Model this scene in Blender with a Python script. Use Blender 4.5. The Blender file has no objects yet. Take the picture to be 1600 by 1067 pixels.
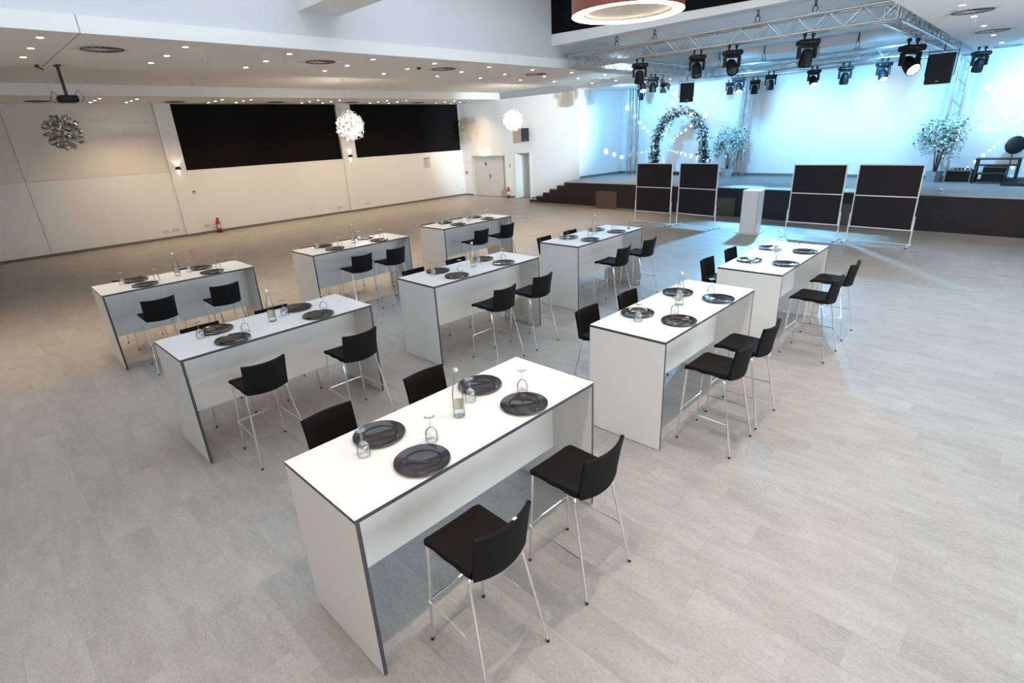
import bpy, math, random
from mathutils import Vector, Matrix, Quaternion
random.seed(7)
PI = math.pi
sc = bpy.context.scene
COL = sc.collection

# ------------------------------------------------------------------ camera
F_PX, PITCH, ROLL, CAM_H, AZ = 828.894, math.radians(21.29), math.radians(-3.024), 2.8445, math.radians(45.1)
fwd = Vector((-math.cos(AZ) * math.cos(PITCH), math.sin(AZ) * math.cos(PITCH), -math.sin(PITCH)))
r0 = Vector((math.sin(AZ), math.cos(AZ), 0))
u0 = r0.cross(fwd)
rgt = math.cos(ROLL) * r0 + math.sin(ROLL) * u0
upv = -math.sin(ROLL) * r0 + math.cos(ROLL) * u0
cam_d = bpy.data.cameras.new('camera')
cam = bpy.data.objects.new('camera', cam_d)
COL.objects.link(cam)
cam_d.sensor_width = 36.0
cam_d.lens = F_PX / 1600 * 36.0
cam_d.clip_start = 0.05
cam_d.clip_end = 200
cam.matrix_world = Matrix(((rgt.x, upv.x, -fwd.x, 0), (rgt.y, upv.y, -fwd.y, 0), (rgt.z, upv.z, -fwd.z, CAM_H), (0, 0, 0, 1)))
sc.camera = cam
CAM = Vector((0, 0, CAM_H))


def project(P):
    q = Vector(P) - CAM
    d = q.dot(fwd)
    if d < 0.1:
        return None
    return 800 + F_PX * q.dot(rgt) / d, 533.5 - F_PX * q.dot(upv) / d, d


# ------------------------------------------------------------------ world, exposure
world = bpy.data.worlds.new('world')
sc.world = world
world.use_nodes = True
world.node_tree.nodes['Background'].inputs[0].default_value = (0.8, 0.9, 1.0, 1)
world.node_tree.nodes['Background'].inputs[1].default_value = 0.2
sc.view_settings.view_transform = 'Standard'
sc.view_settings.look = 'None'
sc.view_settings.exposure = 0.9
sc.view_settings.gamma = 1.0
sc.view_settings.use_curve_mapping = False
sc.cycles.use_denoising = True
sc.cycles.use_adaptive_sampling = True
sc.cycles.adaptive_threshold = 0.08
sc.cycles.adaptive_min_samples = 12
sc.cycles.max_bounces = 6
sc.cycles.diffuse_bounces = 3
sc.cycles.glossy_bounces = 3
sc.cycles.transparent_max_bounces = 10
sc.cycles.caustics_reflective = False
sc.cycles.caustics_refractive = False
sc.cycles.sample_clamp_indirect = 6

# ------------------------------------------------------------------ lamps of the hall
WARM = (1.0, 0.72, 0.45)
NEUT = (1.0, 0.86, 0.70)
COOL = (0.74, 0.87, 1.0)
CYAN = (0.17, 0.56, 1.0)


def area(name, loc, size, energy, color, target=None, spread=PI):
    d = bpy.data.lights.new(name, 'AREA')
    d.shape = 'RECTANGLE'
    d.size, d.size_y = size
    d.energy = energy
    d.color = color
    d.spread = spread
    o = bpy.data.objects.new(name, d)
    COL.objects.link(o)
    o.location = loc
    if target is not None:
        o.rotation_euler = (Vector(target) - Vector(loc)).to_track_quat('-Z', 'Y').to_euler()
    return o


def spot(name, loc, target, energy, color, deg=90, blend=0.6, radius=0.04):
    d = bpy.data.lights.new(name, 'SPOT')
    d.energy = energy
    d.color = color
    d.spot_size = math.radians(deg)
    d.spot_blend = blend
    d.shadow_soft_size = radius
    o = bpy.data.objects.new(name, d)
    COL.objects.link(o)
    o.location = loc
    o.rotation_euler = (Vector(target) - Vector(loc)).to_track_quat('-Z', 'Y').to_euler()
    return o


# cool light falling down the raised middle of the hall
area('hall_light', (-5.9, 3.5, 6.7), (6.0, 13.0), 215, COOL)
# daylight from the windows of the right-hand side wall
area('window_daylight', (3.45, 6.0, 2.35), (15.0, 1.7), 300, (0.84, 0.92, 1.0), (-10, 6.0, 2.0))
# right-hand aisle downlights (rows above and beside the camera)
RIGHT_Y = [-3.5, -1.85, -0.15, 1.55, 3.25, 4.95, 6.65, 8.3, 9.95, 11.79, 13.38, 15.03, 17.12, 19.25]
for i, y in enumerate(RIGHT_Y):
    for x, e in (((-1.52, 72),) if y < 11 else ((-1.52, 34),)):
        spot('downlight_lamp', (x, y, 4.34), (x, y, 0), e * (0.9 if y < 1 else 1), WARM if y < 1 else NEUT, 125, 0.9)
MID_X = (-10.15, -11.15, -12.12)
MID_Y = [1.52, 3.3, 4.98, 6.7, 8.25, 9.9, 11.45, 13.1, 14.7, 16.8, 18.65]
for y in [-3.6, -1.9, -0.2] + MID_Y:     # one lamp for each row of three fittings
    spot('downlight_lamp', (MID_X[1], y, 4.34), (MID_X[1], y, 0), 120, WARM, 126, 0.9, 0.15)
WALL_X = (-19.9, -20.55, -21.2)
WALL_Y = [3.88, 4.8, 7.2, 8.12, 10.55, 11.42, 13.55, 14.5, 17.1, 18.0]
for y in WALL_Y:
    spot('downlight_lamp', (-20.2, y, 4.34), (-20.2, y, 0), 100, WARM, 130, 0.9, 0.15)


# stage lamps
def gobo(o, arms, k, r_in, r_out, twist=0.0, power=1.0):
    d = o.data
    d.use_nodes = True
    nt = d.node_tree
    N = nt.nodes
    L = nt.links
    em = N['Emission']
    tc = N.new('ShaderNodeTexCoord')
    sp = N.new('ShaderNodeSeparateXYZ')
    L.new(tc.outputs['Normal'], sp.inputs[0])

    def m(op, a, b=None):
        n = N.new('ShaderNodeMath')
        n.operation = op
        for i, v in enumerate((a, b)):
            if v is None:
                continue
            if isinstance(v, (int, float)):
                n.inputs[i].default_value = v
            else:
                L.new(v, n.inputs[i])
        return n.outputs[0]
    z = m('ABSOLUTE', sp.outputs[2])
    x = m('DIVIDE', sp.outputs[0], z)
    y = m('DIVIDE', sp.outputs[1], z)
    r = m('SQRT', m('ADD', m('MULTIPLY', x, x), m('MULTIPLY', y, y)))
    lr = m('LOGARITHM', r, math.e)
    th = m('ADD', m('DIVIDE', m('ARCTAN2', y, x), 2 * PI / arms), m('MULTIPLY', lr, twist))
    u = m('SUBTRACT', m('FRACT', m('ADD', th, 20.0)), 0.5)
    v = m('SUBTRACT', m('FRACT', m('ADD', m('MULTIPLY', lr, k), 20.0)), 0.5)
    us = m('MULTIPLY', u, 2 * PI / arms * k)
    dd = m('ADD', m('MULTIPLY', us, us), m('MULTIPLY', v, v))
    dot = m('LESS_THAN', dd, 0.05)
    band = m('MULTIPLY', m('GREATER_THAN', r, r_in), m('LESS_THAN', r, r_out))
    L.new(m('MULTIPLY', m('MULTIPLY', dot, band), power), em.inputs['Strength'])


for x in (-12.2, -8.0, -4.0, -0.5):
    spot('wash_lamp', (x, 18.4, 4.2), (x, 21.4, 1.9), 330, CYAN, 150, 0.9, 0.15)
for x, tx, tz, e in ((-9.8, -10.4, 3.4, 60), (-6.6, -6.6, 2.7, 72), (-4.4, -4.2, 2.7, 72), (-1.2, -0.7, 2.9, 56)):
    spot('beam_lamp', (x, 19.0, 3.72), (tx, 21.3, tz), e, (0.82, 0.93, 1.0), 85, 1.0, 0.08)
spot('floor_beam_lamp', (-7.6, 19.15, 3.75), (-6.5, 16.7, 0), 700, (0.35, 0.78, 1.0), 26, 0.7, 0.05)
spot('floor_beam_lamp', (-5.3, 19.15, 3.75), (-3.6, 16.4, 0), 700, (0.35, 0.78, 1.0), 26, 0.7, 0.05)
spot('hall_wash_lamp', (-4.4, 11.8, 3.8), (-4.0, 7.8, 0), 260, CYAN, 90, 1.0, 0.15)
spot('hall_wash_lamp', (-6.4, 18.9, 3.8), (-5.2, 12.8, 0), 2700, CYAN, 75, 1.0, 0.15)
spot('side_beam_lamp', (-4.1, 11.75, 3.8), (-17.9, 19.0, 2.9), 5200, (0.62, 0.84, 1.0), 27, 0.7, 0.05)
g = spot('pattern_lamp', (-9.2, 16.6, 3.95), (-12.0, 21.6, 2.05), 1500, (1.0, 0.93, 0.95), 60, 0.2, 0.01)
gobo(g, 7, 4.5, 0.05, 0.40)
g = spot('pattern_lamp', (-2.0, 17.6, 4.1), (-0.95, 20.9, 2.3), 800, (1.0, 0.93, 0.95), 60, 0.2, 0.01)
gobo(g, 7, 4.5, 0.05, 0.40)


# ------------------------------------------------------------------ materials
def mat(name, color, rough=0.5, metal=0.0, noise=0.0, nscale=8.0, bump=0.0, bscale=200.0, emit=None, estr=0.0, coat=0.0, stretch=(1, 1, 1), color2=None, spec=0.5, ior=None):
    m = bpy.data.materials.new(name)
    m.use_nodes = True
    nt = m.node_tree
    N, L = nt.nodes, nt.links
    b = N['Principled BSDF']
    b.inputs['Roughness'].default_value = rough
    b.inputs['Metallic'].default_value = metal
    b.inputs['Coat Weight'].default_value = coat
    b.inputs['Specular IOR Level'].default_value = spec
    if ior:
        b.inputs['IOR'].default_value = ior
    tc = N.new('ShaderNodeTexCoord')
    mp = N.new('ShaderNodeMapping')
    mp.inputs['Scale'].default_value = stretch
    L.new(tc.outputs['Object'], mp.inputs[0])
    nz = N.new('ShaderNodeTexNoise')
    nz.inputs['Scale'].default_value = nscale
    nz.inputs['Detail'].default_value = 4
    L.new(mp.outputs[0], nz.inputs['Vector'])
    mx = N.new('ShaderNodeMix')
    mx.data_type = 'RGBA'
    c2 = color2 if color2 else tuple(max(0, c * (1 - noise)) for c in color)
    c1 = tuple(min(1, c * (1 + noise * 0.5)) for c in color)
    mx.inputs[6].default_value = (*c1, 1)
    mx.inputs[7].default_value = (*c2, 1)
    L.new(nz.outputs['Fac'], mx.inputs[0])
    L.new(mx.outputs[2], b.inputs['Base Color'])
    if bump > 0:
        n2 = N.new('ShaderNodeTexNoise')
        n2.inputs['Scale'].default_value = bscale
        n2.inputs['Detail'].default_value = 2
        L.new(mp.outputs[0], n2.inputs['Vector'])
        bp = N.new('ShaderNodeBump')
        bp.inputs['Strength'].default_value = bump
        bp.inputs['Distance'].default_value = 0.004
        L.new(n2.outputs['Fac'], bp.inputs['Height'])
        L.new(bp.outputs[0], b.inputs['Normal'])
    if emit:
        b.inputs['Emission Color'].default_value = (*emit, 1)
        b.inputs['Emission Strength'].default_value = estr
    return m


def glass_mat(name, tint=(1, 1, 1), gain=1.0, base=0.03, rough=0.03):
    m = bpy.data.materials.new(name)
    m.use_nodes = True
    nt = m.node_tree
    N, L = nt.nodes, nt.links
    N.remove(N['Principled BSDF'])
    out = N['Material Output']
    tr = N.new('ShaderNodeBsdfTransparent')
    tr.inputs[0].default_value = (*tint, 1)
    gl = N.new('ShaderNodeBsdfGlossy')
    gl.inputs['Roughness'].default_value = rough
    fr = N.new('ShaderNodeLayerWeight')
    fr.inputs['Blend'].default_value = 0.17
    nz = N.new('ShaderNodeTexNoise')
    nz.inputs['Scale'].default_value = 3
    tc = N.new('ShaderNodeTexCoord')
    L.new(tc.outputs['Object'], nz.inputs['Vector'])
    mu = N.new('ShaderNodeMath')
    mu.operation = 'MULTIPLY_ADD'
    mu.inputs[1].default_value = gain
    mu.inputs[2].default_value = base
    L.new(fr.outputs['Fresnel'], mu.inputs[0])
    mx = N.new('ShaderNodeMixShader')
    L.new(mu.outputs[0], mx.inputs[0])
    L.new(tr.outputs[0], mx.inputs[1])
    L.new(gl.outputs[0], mx.inputs[2])
    L.new(mx.outputs[0], out.inputs['Surface'])
    return m


TILE_L, TILE_W, TILE_Y0 = 0.60, 0.2885, 0.08


def row_off(k):
    v = k * 0.3819 + 0.17
    return (v - math.floor(v)) * TILE_L


def floor_mat():
    m = bpy.data.materials.new('vinyl_tile')
    m.use_nodes = True
    nt = m.node_tree
    N, L = nt.nodes, nt.links
    b = N['Principled BSDF']
    ge = N.new('ShaderNodeNewGeometry')
    sp = N.new('ShaderNodeSeparateXYZ')
    L.new(ge.outputs['Position'], sp.inputs[0])

    def mm(op, a, bb=None, c=None):
        n = N.new('ShaderNodeMath')
        n.operation = op
        for i, v in enumerate((a, bb, c)):
            if v is None:
                continue
            if isinstance(v, (int, float)):
                n.inputs[i].default_value = v
            else:
                L.new(v, n.inputs[i])
        return n.outputs[0]
    row = mm('FLOOR', mm('DIVIDE', mm('SUBTRACT', sp.outputs[1], TILE_Y0), TILE_W))
    off = mm('MULTIPLY', mm('FRACT', mm('ADD', mm('MULTIPLY', row, 0.3819), 40.17)), TILE_L)
    colm = mm('FLOOR', mm('DIVIDE', mm('SUBTRACT', sp.outputs[0], off), TILE_L))
    cb = N.new('ShaderNodeCombineXYZ')
    L.new(row, cb.inputs[0])
    L.new(colm, cb.inputs[1])
    wn = N.new('ShaderNodeTexWhiteNoise')
    wn.noise_dimensions = '2D'
    L.new(cb.outputs[0], wn.inputs['Vector'])
    # streaked concrete look, its pattern shifted from tile to tile
    mp = N.new('ShaderNodeVectorMath')
    mp.operation = 'MULTIPLY_ADD'
    mp.inputs[1].default_value = (2.2, 7.0, 1)
    L.new(ge.outputs['Position'], mp.inputs[0])
    sc_ = N.new('ShaderNodeVectorMath')
    sc_.operation = 'SCALE'
    sc_.inputs['Scale'].default_value = 37.0
    L.new(wn.outputs['Color'], sc_.inputs[0])
    L.new(sc_.outputs[0], mp.inputs[2])
    n1 = N.new('ShaderNodeTexNoise')
    n1.inputs['Scale'].default_value = 1.0
    n1.inputs['Detail'].default_value = 6
    n1.inputs['Roughness'].default_value = 0.65
    L.new(mp.outputs[0], n1.inputs['Vector'])
    n2 = N.new('ShaderNodeTexNoise')
    n2.inputs['Scale'].default_value = 14.0
    n2.inputs['Detail'].default_value = 5
    n2.inputs['Roughness'].default_value = 0.7
    L.new(mp.outputs[0], n2.inputs['Vector'])
    n3 = N.new('ShaderNodeTexNoise')
    n3.inputs['Scale'].default_value = 42.0
    n3.inputs['Detail'].default_value = 3
    n3.inputs['Roughness'].default_value = 0.8
    L.new(ge.outputs['Position'], n3.inputs['Vector'])
    f = mm('ADD', mm('ADD', mm('MULTIPLY', n1.outputs['Fac'], 0.34), mm('MULTIPLY', n2.outputs['Fac'], 0.32)), mm('MULTIPLY', n3.outputs['Fac'], 0.26))
    f = mm('ADD', f, mm('MULTIPLY', mm('SUBTRACT', wn.outputs['Value'], 0.5), 0.055))
    cr = N.new('ShaderNodeValToRGB')
    cr.color_ramp.elements[0].position = 0.25
    cr.color_ramp.elements[0].color = (0.208, 0.192, 0.176, 1)
    cr.color_ramp.elements[1].position = 0.68
    cr.color_ramp.elements[1].color = (0.470, 0.448, 0.424, 1)
    L.new(f, cr.inputs[0])
    L.new(cr.outputs[0], b.inputs['Base Color'])
    b.inputs['Roughness'].default_value = 0.42
    b.inputs['Specular IOR Level'].default_value = 0.45
    bp = N.new('ShaderNodeBump')
    bp.inputs['Strength'].default_value = 0.12
    bp.inputs['Distance'].default_value = 0.002
    L.new(n2.outputs['Fac'], bp.inputs['Height'])
    L.new(bp.outputs[0], b.inputs['Normal'])
    return m


M = dict(
    tile=floor_mat(),
    joint=mat('tile_joint', (0.27, 0.25, 0.23), 0.8, noise=0.2),
    wall=mat('white_wall_paint', (0.84, 0.83, 0.81), 0.75, noise=0.04, nscale=2.5, bump=0.05, bscale=90),
    beige=mat('beige_wall_panel', (0.78, 0.735, 0.67), 0.8, noise=0.04, nscale=2.5),
    upper=mat('shaded_white_paint', (0.66, 0.67, 0.68), 0.8, noise=0.03, nscale=2),  # white greyed down, the upper wall's shade put into its colour
    ceil=mat('white_ceiling_paint', (0.86, 0.855, 0.845), 0.85, noise=0.03, nscale=2),
    base=mat('grey_baseboard', (0.19, 0.175, 0.165), 0.6, noise=0.1),
    seam=mat('panel_seam', (0.42, 0.39, 0.36), 0.8, noise=0.1),
    black_panel=mat('black_fabric', (0.008, 0.0075, 0.0085), 0.95, noise=0.3, bump=0.2, bscale=300, spec=0.1),
    laminate=mat('white_laminate', (0.73, 0.707, 0.68), 0.38, noise=0.02, nscale=3),
    edge=mat('dark_edge_band', (0.055, 0.052, 0.057), 0.45, noise=0.1),
    fabric=mat('black_upholstery', (0.0085, 0.007, 0.007), 0.9, noise=0.3, nscale=40, bump=0.35, bscale=420, spec=0.2),
    chrome=mat('chrome', (0.82, 0.82, 0.83), 0.14, 1.0, noise=0.03),
    rubber=mat('black_rubber', (0.012, 0.012, 0.013), 0.7, noise=0.2),
    plate=mat('dark_lacquer_plate', (0.022, 0.017, 0.017), 0.07, 0.0, noise=0.15, nscale=14, ior=1.5),
    glass=glass_mat('clear_goblet_glass', (0.998, 0.998, 0.998), gain=0.8, base=0.09, rough=0.22),
    water=glass_mat('still_water', (0.995, 0.998, 0.998), gain=0.3, base=0.0),
    bottle=glass_mat('clear_bottle_glass', (0.965, 0.98, 0.975), gain=0.8),
    label=mat('bottle_label', (0.70, 0.60, 0.45), 0.6, noise=0.15, nscale=30),
    cap=mat('silver_cap', (0.75, 0.75, 0.77), 0.3, 0.7, noise=0.05),
    carpet=mat('dark_stage_cladding', (0.030, 0.024, 0.025), 0.85, noise=0.45, nscale=5, bump=0.3, bscale=60),
    stagefloor=mat('grey_stage_floor', (0.23, 0.23, 0.23), 0.5, noise=0.2, nscale=3, stretch=(1, 4, 1)),
    hatch=mat('brown_hatch', (0.115, 0.088, 0.072), 0.6, noise=0.1),
    plinth=mat('grey_plinth', (0.27, 0.245, 0.225), 0.6, noise=0.15),
    door=mat('pale_grey_door', (0.60, 0.58, 0.56), 0.5, noise=0.02),
    frame=mat('beige_reveal', (0.66, 0.58, 0.48), 0.6, noise=0.03),
    black=mat('black_metal', (0.006, 0.006, 0.007), 0.5, noise=0.2),
    blackp=mat('black_plastic', (0.005, 0.005, 0.006), 0.55, noise=0.2, bump=0.1, bscale=150, spec=0.3),
    grille=mat('speaker_grille', (0.010, 0.011, 0.014), 0.7, noise=0.3, bump=0.6, bscale=500),
    alu=mat('brushed_aluminium', (0.58, 0.56, 0.55), 0.32, 1.0, noise=0.06),
    white=mat('white_metal', (0.78, 0.78, 0.78), 0.4, noise=0.02),
    felt=mat('charcoal_felt', (0.030, 0.026, 0.029), 0.95, noise=0.2, nscale=60, bump=0.2, bscale=500, spec=0.1),
    copper=mat('copper_shade', (0.30, 0.085, 0.05), 0.35, 0.3, noise=0.1),
    ring=mat('lamp_ring_diffuser', (0.9, 0.88, 0.82), 0.5, emit=(1.0, 0.90, 0.76), estr=6.0),
    disc=mat('lamp_disc_diffuser', (0.62, 0.53, 0.42), 0.6, noise=0.05, emit=(1.0, 0.80, 0.58), estr=0.06),
    lens=mat('downlight_lens', (0.9, 0.9, 0.9), 0.4, emit=(1.0, 0.93, 0.82), estr=30.0),
    glow=mat('wall_lamp_lens', (0.9, 0.9, 0.9), 0.4, emit=(1.0, 0.9, 0.76), estr=4.0),
    trim=mat('white_trim_ring', (0.7, 0.69, 0.67), 0.5, noise=0.03),
    dark=mat('dark_vent', (0.035, 0.032, 0.032), 0.7, noise=0.2),
    red=mat('red_paint', (0.48, 0.045, 0.035), 0.35, noise=0.1),
    silver_ribbon=mat('silver_ribbon', (0.55, 0.53, 0.52), 0.22, 0.9, noise=0.1),
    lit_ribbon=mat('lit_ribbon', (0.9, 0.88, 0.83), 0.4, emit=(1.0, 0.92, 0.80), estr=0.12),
    bulb=mat('lit_bulb', (0.9, 0.9, 0.9), 0.4, emit=(1.0, 0.9, 0.75), estr=5.0),
    leaf=mat('green_leaf', (0.035, 0.085, 0.055), 0.6, noise=0.5, nscale=9, color2=(0.02, 0.045, 0.03)),
    blossom=mat('pale_blossom', (0.70, 0.74, 0.70), 0.7, noise=0.3, nscale=7, color2=(0.46, 0.60, 0.54)),
    flower=mat('cream_flower', (0.78, 0.70, 0.68), 0.6, noise=0.2, nscale=12),
    wood=mat('dark_branch', (0.06, 0.045, 0.035), 0.8, noise=0.3),
    steel=mat('polished_planter', (0.66, 0.66, 0.67), 0.3, 0.8, noise=0.05),
    lamp_lit=mat('lit_stage_lens', (0.9, 0.9, 0.9), 0.3, emit=(0.85, 0.93, 1.0), estr=18.0),
    lamp_off=mat('dark_stage_lens', (0.03, 0.04, 0.05), 0.08, noise=0.1, coat=0.5),
    paper=mat('notice_paper', (0.62, 0.62, 0.62), 0.7, noise=0.1),
    exit=mat('lit_exit_sign', (0.9, 0.9, 0.9), 0.4, emit=(0.95, 1.0, 0.92), estr=9.0),
    blue=mat('blue_panel', (0.05, 0.25, 0.55), 0.5, noise=0.1),
)

for k_ in ('lens', 'glow', 'lit_ribbon', 'bulb', 'lamp_lit', 'exit', 'disc'):
    M[k_].cycles.emission_sampling = 'NONE'      # small glowing faces, their light comes from the lamps above


# ------------------------------------------------------------------ mesh builder
class MB:
    def __init__(s):
        s.v, s.f, s.m = [], [], []

    def poly(s, pts, mi=0):
        i = len(s.v)
        s.v += [tuple(p) for p in pts]
        s.f.append(tuple(range(i, i + len(pts))))
        s.m.append(mi)
        return s

    def box(s, x0, x1, y0, y1, z0, z1, mi=0, mtop=None, mbot=None, mx=None, my=None):
        i = len(s.v)
        s.v += [(x0, y0, z0), (x1, y0, z0), (x1, y1, z0), (x0, y1, z0), (x0, y0, z1), (x1, y0, z1), (x1, y1, z1), (x0, y1, z1)]
        s.f += [(i, i + 3, i + 2, i + 1), (i + 4, i + 5, i + 6, i + 7), (i, i + 1, i + 5, i + 4), (i + 2, i + 3, i + 7, i + 6), (i + 1, i + 2, i + 6, i + 5), (i + 3, i, i + 4, i + 7)]
        q = lambda a: mi if a is None else a
        s.m += [q(mbot), q(mtop), q(my), q(my), q(mx), q(mx)]
        return s

    def rbox(s, x0, x1, y0, y1, z0, z1, r, mi=0):
        # box with chamfered edges
        vs, idx = [], {}
        for sx in (0, 1):
            for sy in (0, 1):
                for sz in (0, 1):
                    X, Y, Z = (x0, x1)[sx], (y0, y1)[sy], (z0, z1)[sz]
                    dx, dy, dz = (r, -r)[sx], (r, -r)[sy], (r, -r)[sz]
                    for k, p in (('x', (X, Y + dy, Z + dz)), ('y', (X + dx, Y, Z + dz)), ('z', (X + dx, Y + dy, Z))):
                        idx[(sx, sy, sz, k)] = len(s.v) + len(vs)
                        vs.append(p)
        s.v += vs
        F = []
        for a in (0, 1):
            F.append([idx[(a, 0, 0, 'x')], idx[(a, 1, 0, 'x')], idx[(a, 1, 1, 'x')], idx[(a, 0, 1, 'x')]])
            F.append([idx[(0, a, 0, 'y')], idx[(1, a, 0, 'y')], idx[(1, a, 1, 'y')], idx[(0, a, 1, 'y')]])
            F.append([idx[(0, 0, a, 'z')], idx[(1, 0, a, 'z')], idx[(1, 1, a, 'z')], idx[(0, 1, a, 'z')]])
            for b in (0, 1):
                F.append([idx[(a, b, 0, 'x')], idx[(a, b, 1, 'x')], idx[(a, b, 1, 'y')], idx[(a, b, 0, 'y')]])
                F.append([idx[(a, 0, b, 'x')], idx[(a, 1, b, 'x')], idx[(a, 1, b, 'z')], idx[(a, 0, b, 'z')]])
                F.append([idx[(0, a, b, 'y')], idx[(1, a, b, 'y')], idx[(1, a, b, 'z')], idx[(0, a, b, 'z')]])
                for c in (0, 1):
                    F.append([idx[(a, b, c, 'x')], idx[(a, b, c, 'y')], idx[(a, b, c, 'z')]])
        cen = Vector(((x0 + x1) / 2, (y0 + y1) / 2, (z0 + z1) / 2))
        for f in F:
            p = [Vector(s.v[i]) for i in f]
            n = (p[1] - p[0]).cross(p[2] - p[0])
            if n.dot(sum(p, Vector()) / len(p) - cen) < 0:
                f.reverse()
            s.f.append(tuple(f))
            s.m.append(mi)
        return s

    def tube(s, pts, r, n=8, mi=0, caps=True):
        pts = [Vector(p) for p in pts]
        rr = r if isinstance(r, (list, tuple)) else [r] * len(pts)
        rings = []
        ref = None
        for i, p in enumerate(pts):
            if i == 0:
                t = pts[1] - p
            elif i == len(pts) - 1:
                t = p - pts[i - 1]
            else:
                t = (pts[i + 1] - p).normalized() + (p - pts[i - 1]).normalized()
            t.normalize()
            if ref is None:
                ref = t.orthogonal().normalized()
            ref = (ref - t * ref.dot(t)).normalized()
            b = t.cross(ref)
            base = len(s.v)
            for k in range(n):
                a = 2 * PI * k / n
                s.v.append(tuple(p + (ref * math.cos(a) + b * math.sin(a)) * rr[i]))
            rings.append(base)
        for a, b in zip(rings, rings[1:]):
            for k in range(n):
                s.f.append((a + k, a + (k + 1) % n, b + (k + 1) % n, b + k))
                s.m.append(mi)
        if caps:
            s.f.append(tuple(rings[0] + k for k in range(n))[::-1])
            s.f.append(tuple(rings[-1] + k for k in range(n)))
            s.m += [mi, mi]
        return s

    def lathe(s, prof, n=24, c=(0, 0, 0), mi=0, mis=None):
        rings = []
        for (r, z) in prof:
            if r < 1e-6:
                rings.append([len(s.v)])
                s.v.append((c[0], c[1], c[2] + z))
            else:
                b = len(s.v)
                for k in range(n):
                    a = 2 * PI * k / n
                    s.v.append((c[0] + r * math.cos(a), c[1] + r * math.sin(a), c[2] + z))
                rings.append(list(range(b, b + n)))
        for j, (A, B) in enumerate(zip(rings, rings[1:])):
            w = mis[j] if mis else mi
            if len(A) == 1 and len(B) == 1:
                continue
            for k in range(n):
                k2 = (k + 1) % n
                if len(A) == 1:
                    s.f.append((A[0], B[k2], B[k]))
                elif len(B) == 1:
                    s.f.append((A[k], A[k2], B[0]))
                else:
                    s.f.append((A[k], A[k2], B[k2], B[k]))
                s.m.append(w)
        return s

    def grid(s, fn, nu, nv, mi=0):
        b = len(s.v)
        for i in range(nu + 1):
            for j in range(nv + 1):
                s.v.append(tuple(fn(i / nu, j / nv)))
        for i in range(nu):
            for j in range(nv):
                a = b + i * (nv + 1) + j
                s.f.append((a, a + nv + 1, a + nv + 2, a + 1))
                s.m.append(mi)
        return s

    def xform(s, Mx, i0=0):
        s.v[i0:] = [tuple(Mx @ Vector(p)) for p in s.v[i0:]]
        return s

    def mesh(s, name, mats, smooth=None):
        me = bpy.data.meshes.new(name)
        me.from_pydata(s.v, [], s.f)
        for m in (mats if isinstance(mats, (list, tuple)) else [mats]):
            me.materials.append(m)
        me.polygons.foreach_set('material_index', s.m)
        if smooth is not None:
            me.polygons.foreach_set('use_smooth', [True] * len(me.polygons))
            me.set_sharp_from_angle(angle=math.radians(smooth))
        me.update()
        return me

    def build(s, name, mats, parent=None, smooth=None, loc=None):
        return put(name, s.mesh(name, mats, smooth), parent, loc)


def put(name, me, parent=None, loc=None, rot=None):
    o = bpy.data.objects.new(name, me)
    COL.objects.link(o)
    if parent is not None:
        o.parent = parent
    if loc is not None:
        o.location = loc
    if rot is not None:
        o.rotation_euler = rot
    return o


def tag(o, label=None, cat=None, group=None, kind=None):
    if label:
        o['label'] = label
    if cat:
        o['category'] = cat
    if group:
        o['group'] = group
    if kind:
        o['kind'] = kind
    return o


def thing(name, label, cat, loc=(0, 0, 0), rz=0.0, group=None):
    o = bpy.data.objects.new(name, None)
    o.empty_display_size = 0.1
    COL.objects.link(o)
    o.location = loc
    o.rotation_euler = (0, 0, rz)
    return tag(o, label, cat, group)


def copy_tree(o, parent=None):
    c = o.copy()
    COL.objects.link(c)
    if parent is not None:
        c.parent = parent
    for ch in o.children:
        copy_tree(ch, c)
    return c


def place(proto, used, loc, rz, label, group):
    """the first call moves the prototype itself, later ones move copies"""
    o = proto if not used else copy_tree(proto)
    used.append(1)
    o.location = loc
    o.rotation_euler = (0, 0, rz)
    return tag(o, label, None, group)


# ================================================================== the room
XL, YD, XR, YB0 = -21.8, 19.0, 3.6, -5.5
ZS = 4.37
STG = 0.95


def front_y(x):
    return 17.2 - 0.063 * (x + 8)


def back_y(x):
    return 21.45 - 0.066 * (x + 8)


# ---- floor: slab, the 300 largest tiles one by one, the others in one mesh
fl = tag(MB().box(-22.1, XR + 0.2, YB0 - 0.2, 22.5, -0.25, -0.0009).build('floor', M['joint']), kind='structure')


def tile_geo(mb, x0, x1, y0, y1):
    g, b = 0.0, 0.0005
    i = len(mb.v)
    X0, X1, Y0, Y1 = x0 + g, x1 - g, y0 + g, y1 - g
    mb.v += [(X0, Y0, -0.0009), (X1, Y0, -0.0009), (X1, Y1, -0.0009), (X0, Y1, -0.0009), (X0 + b, Y0 + b, 0), (X1 - b, Y0 + b, 0), (X1 - b, Y1 - b, 0), (X0 + b, Y1 - b, 0)]
    mb.f += [(i + 4, i + 5, i + 6, i + 7), (i, i + 1, i + 5, i + 4), (i + 1, i + 2, i + 6, i + 5), (i + 2, i + 3, i + 7, i + 6), (i + 3, i, i + 4, i + 7)]
    mb.m += [0] * 5


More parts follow.
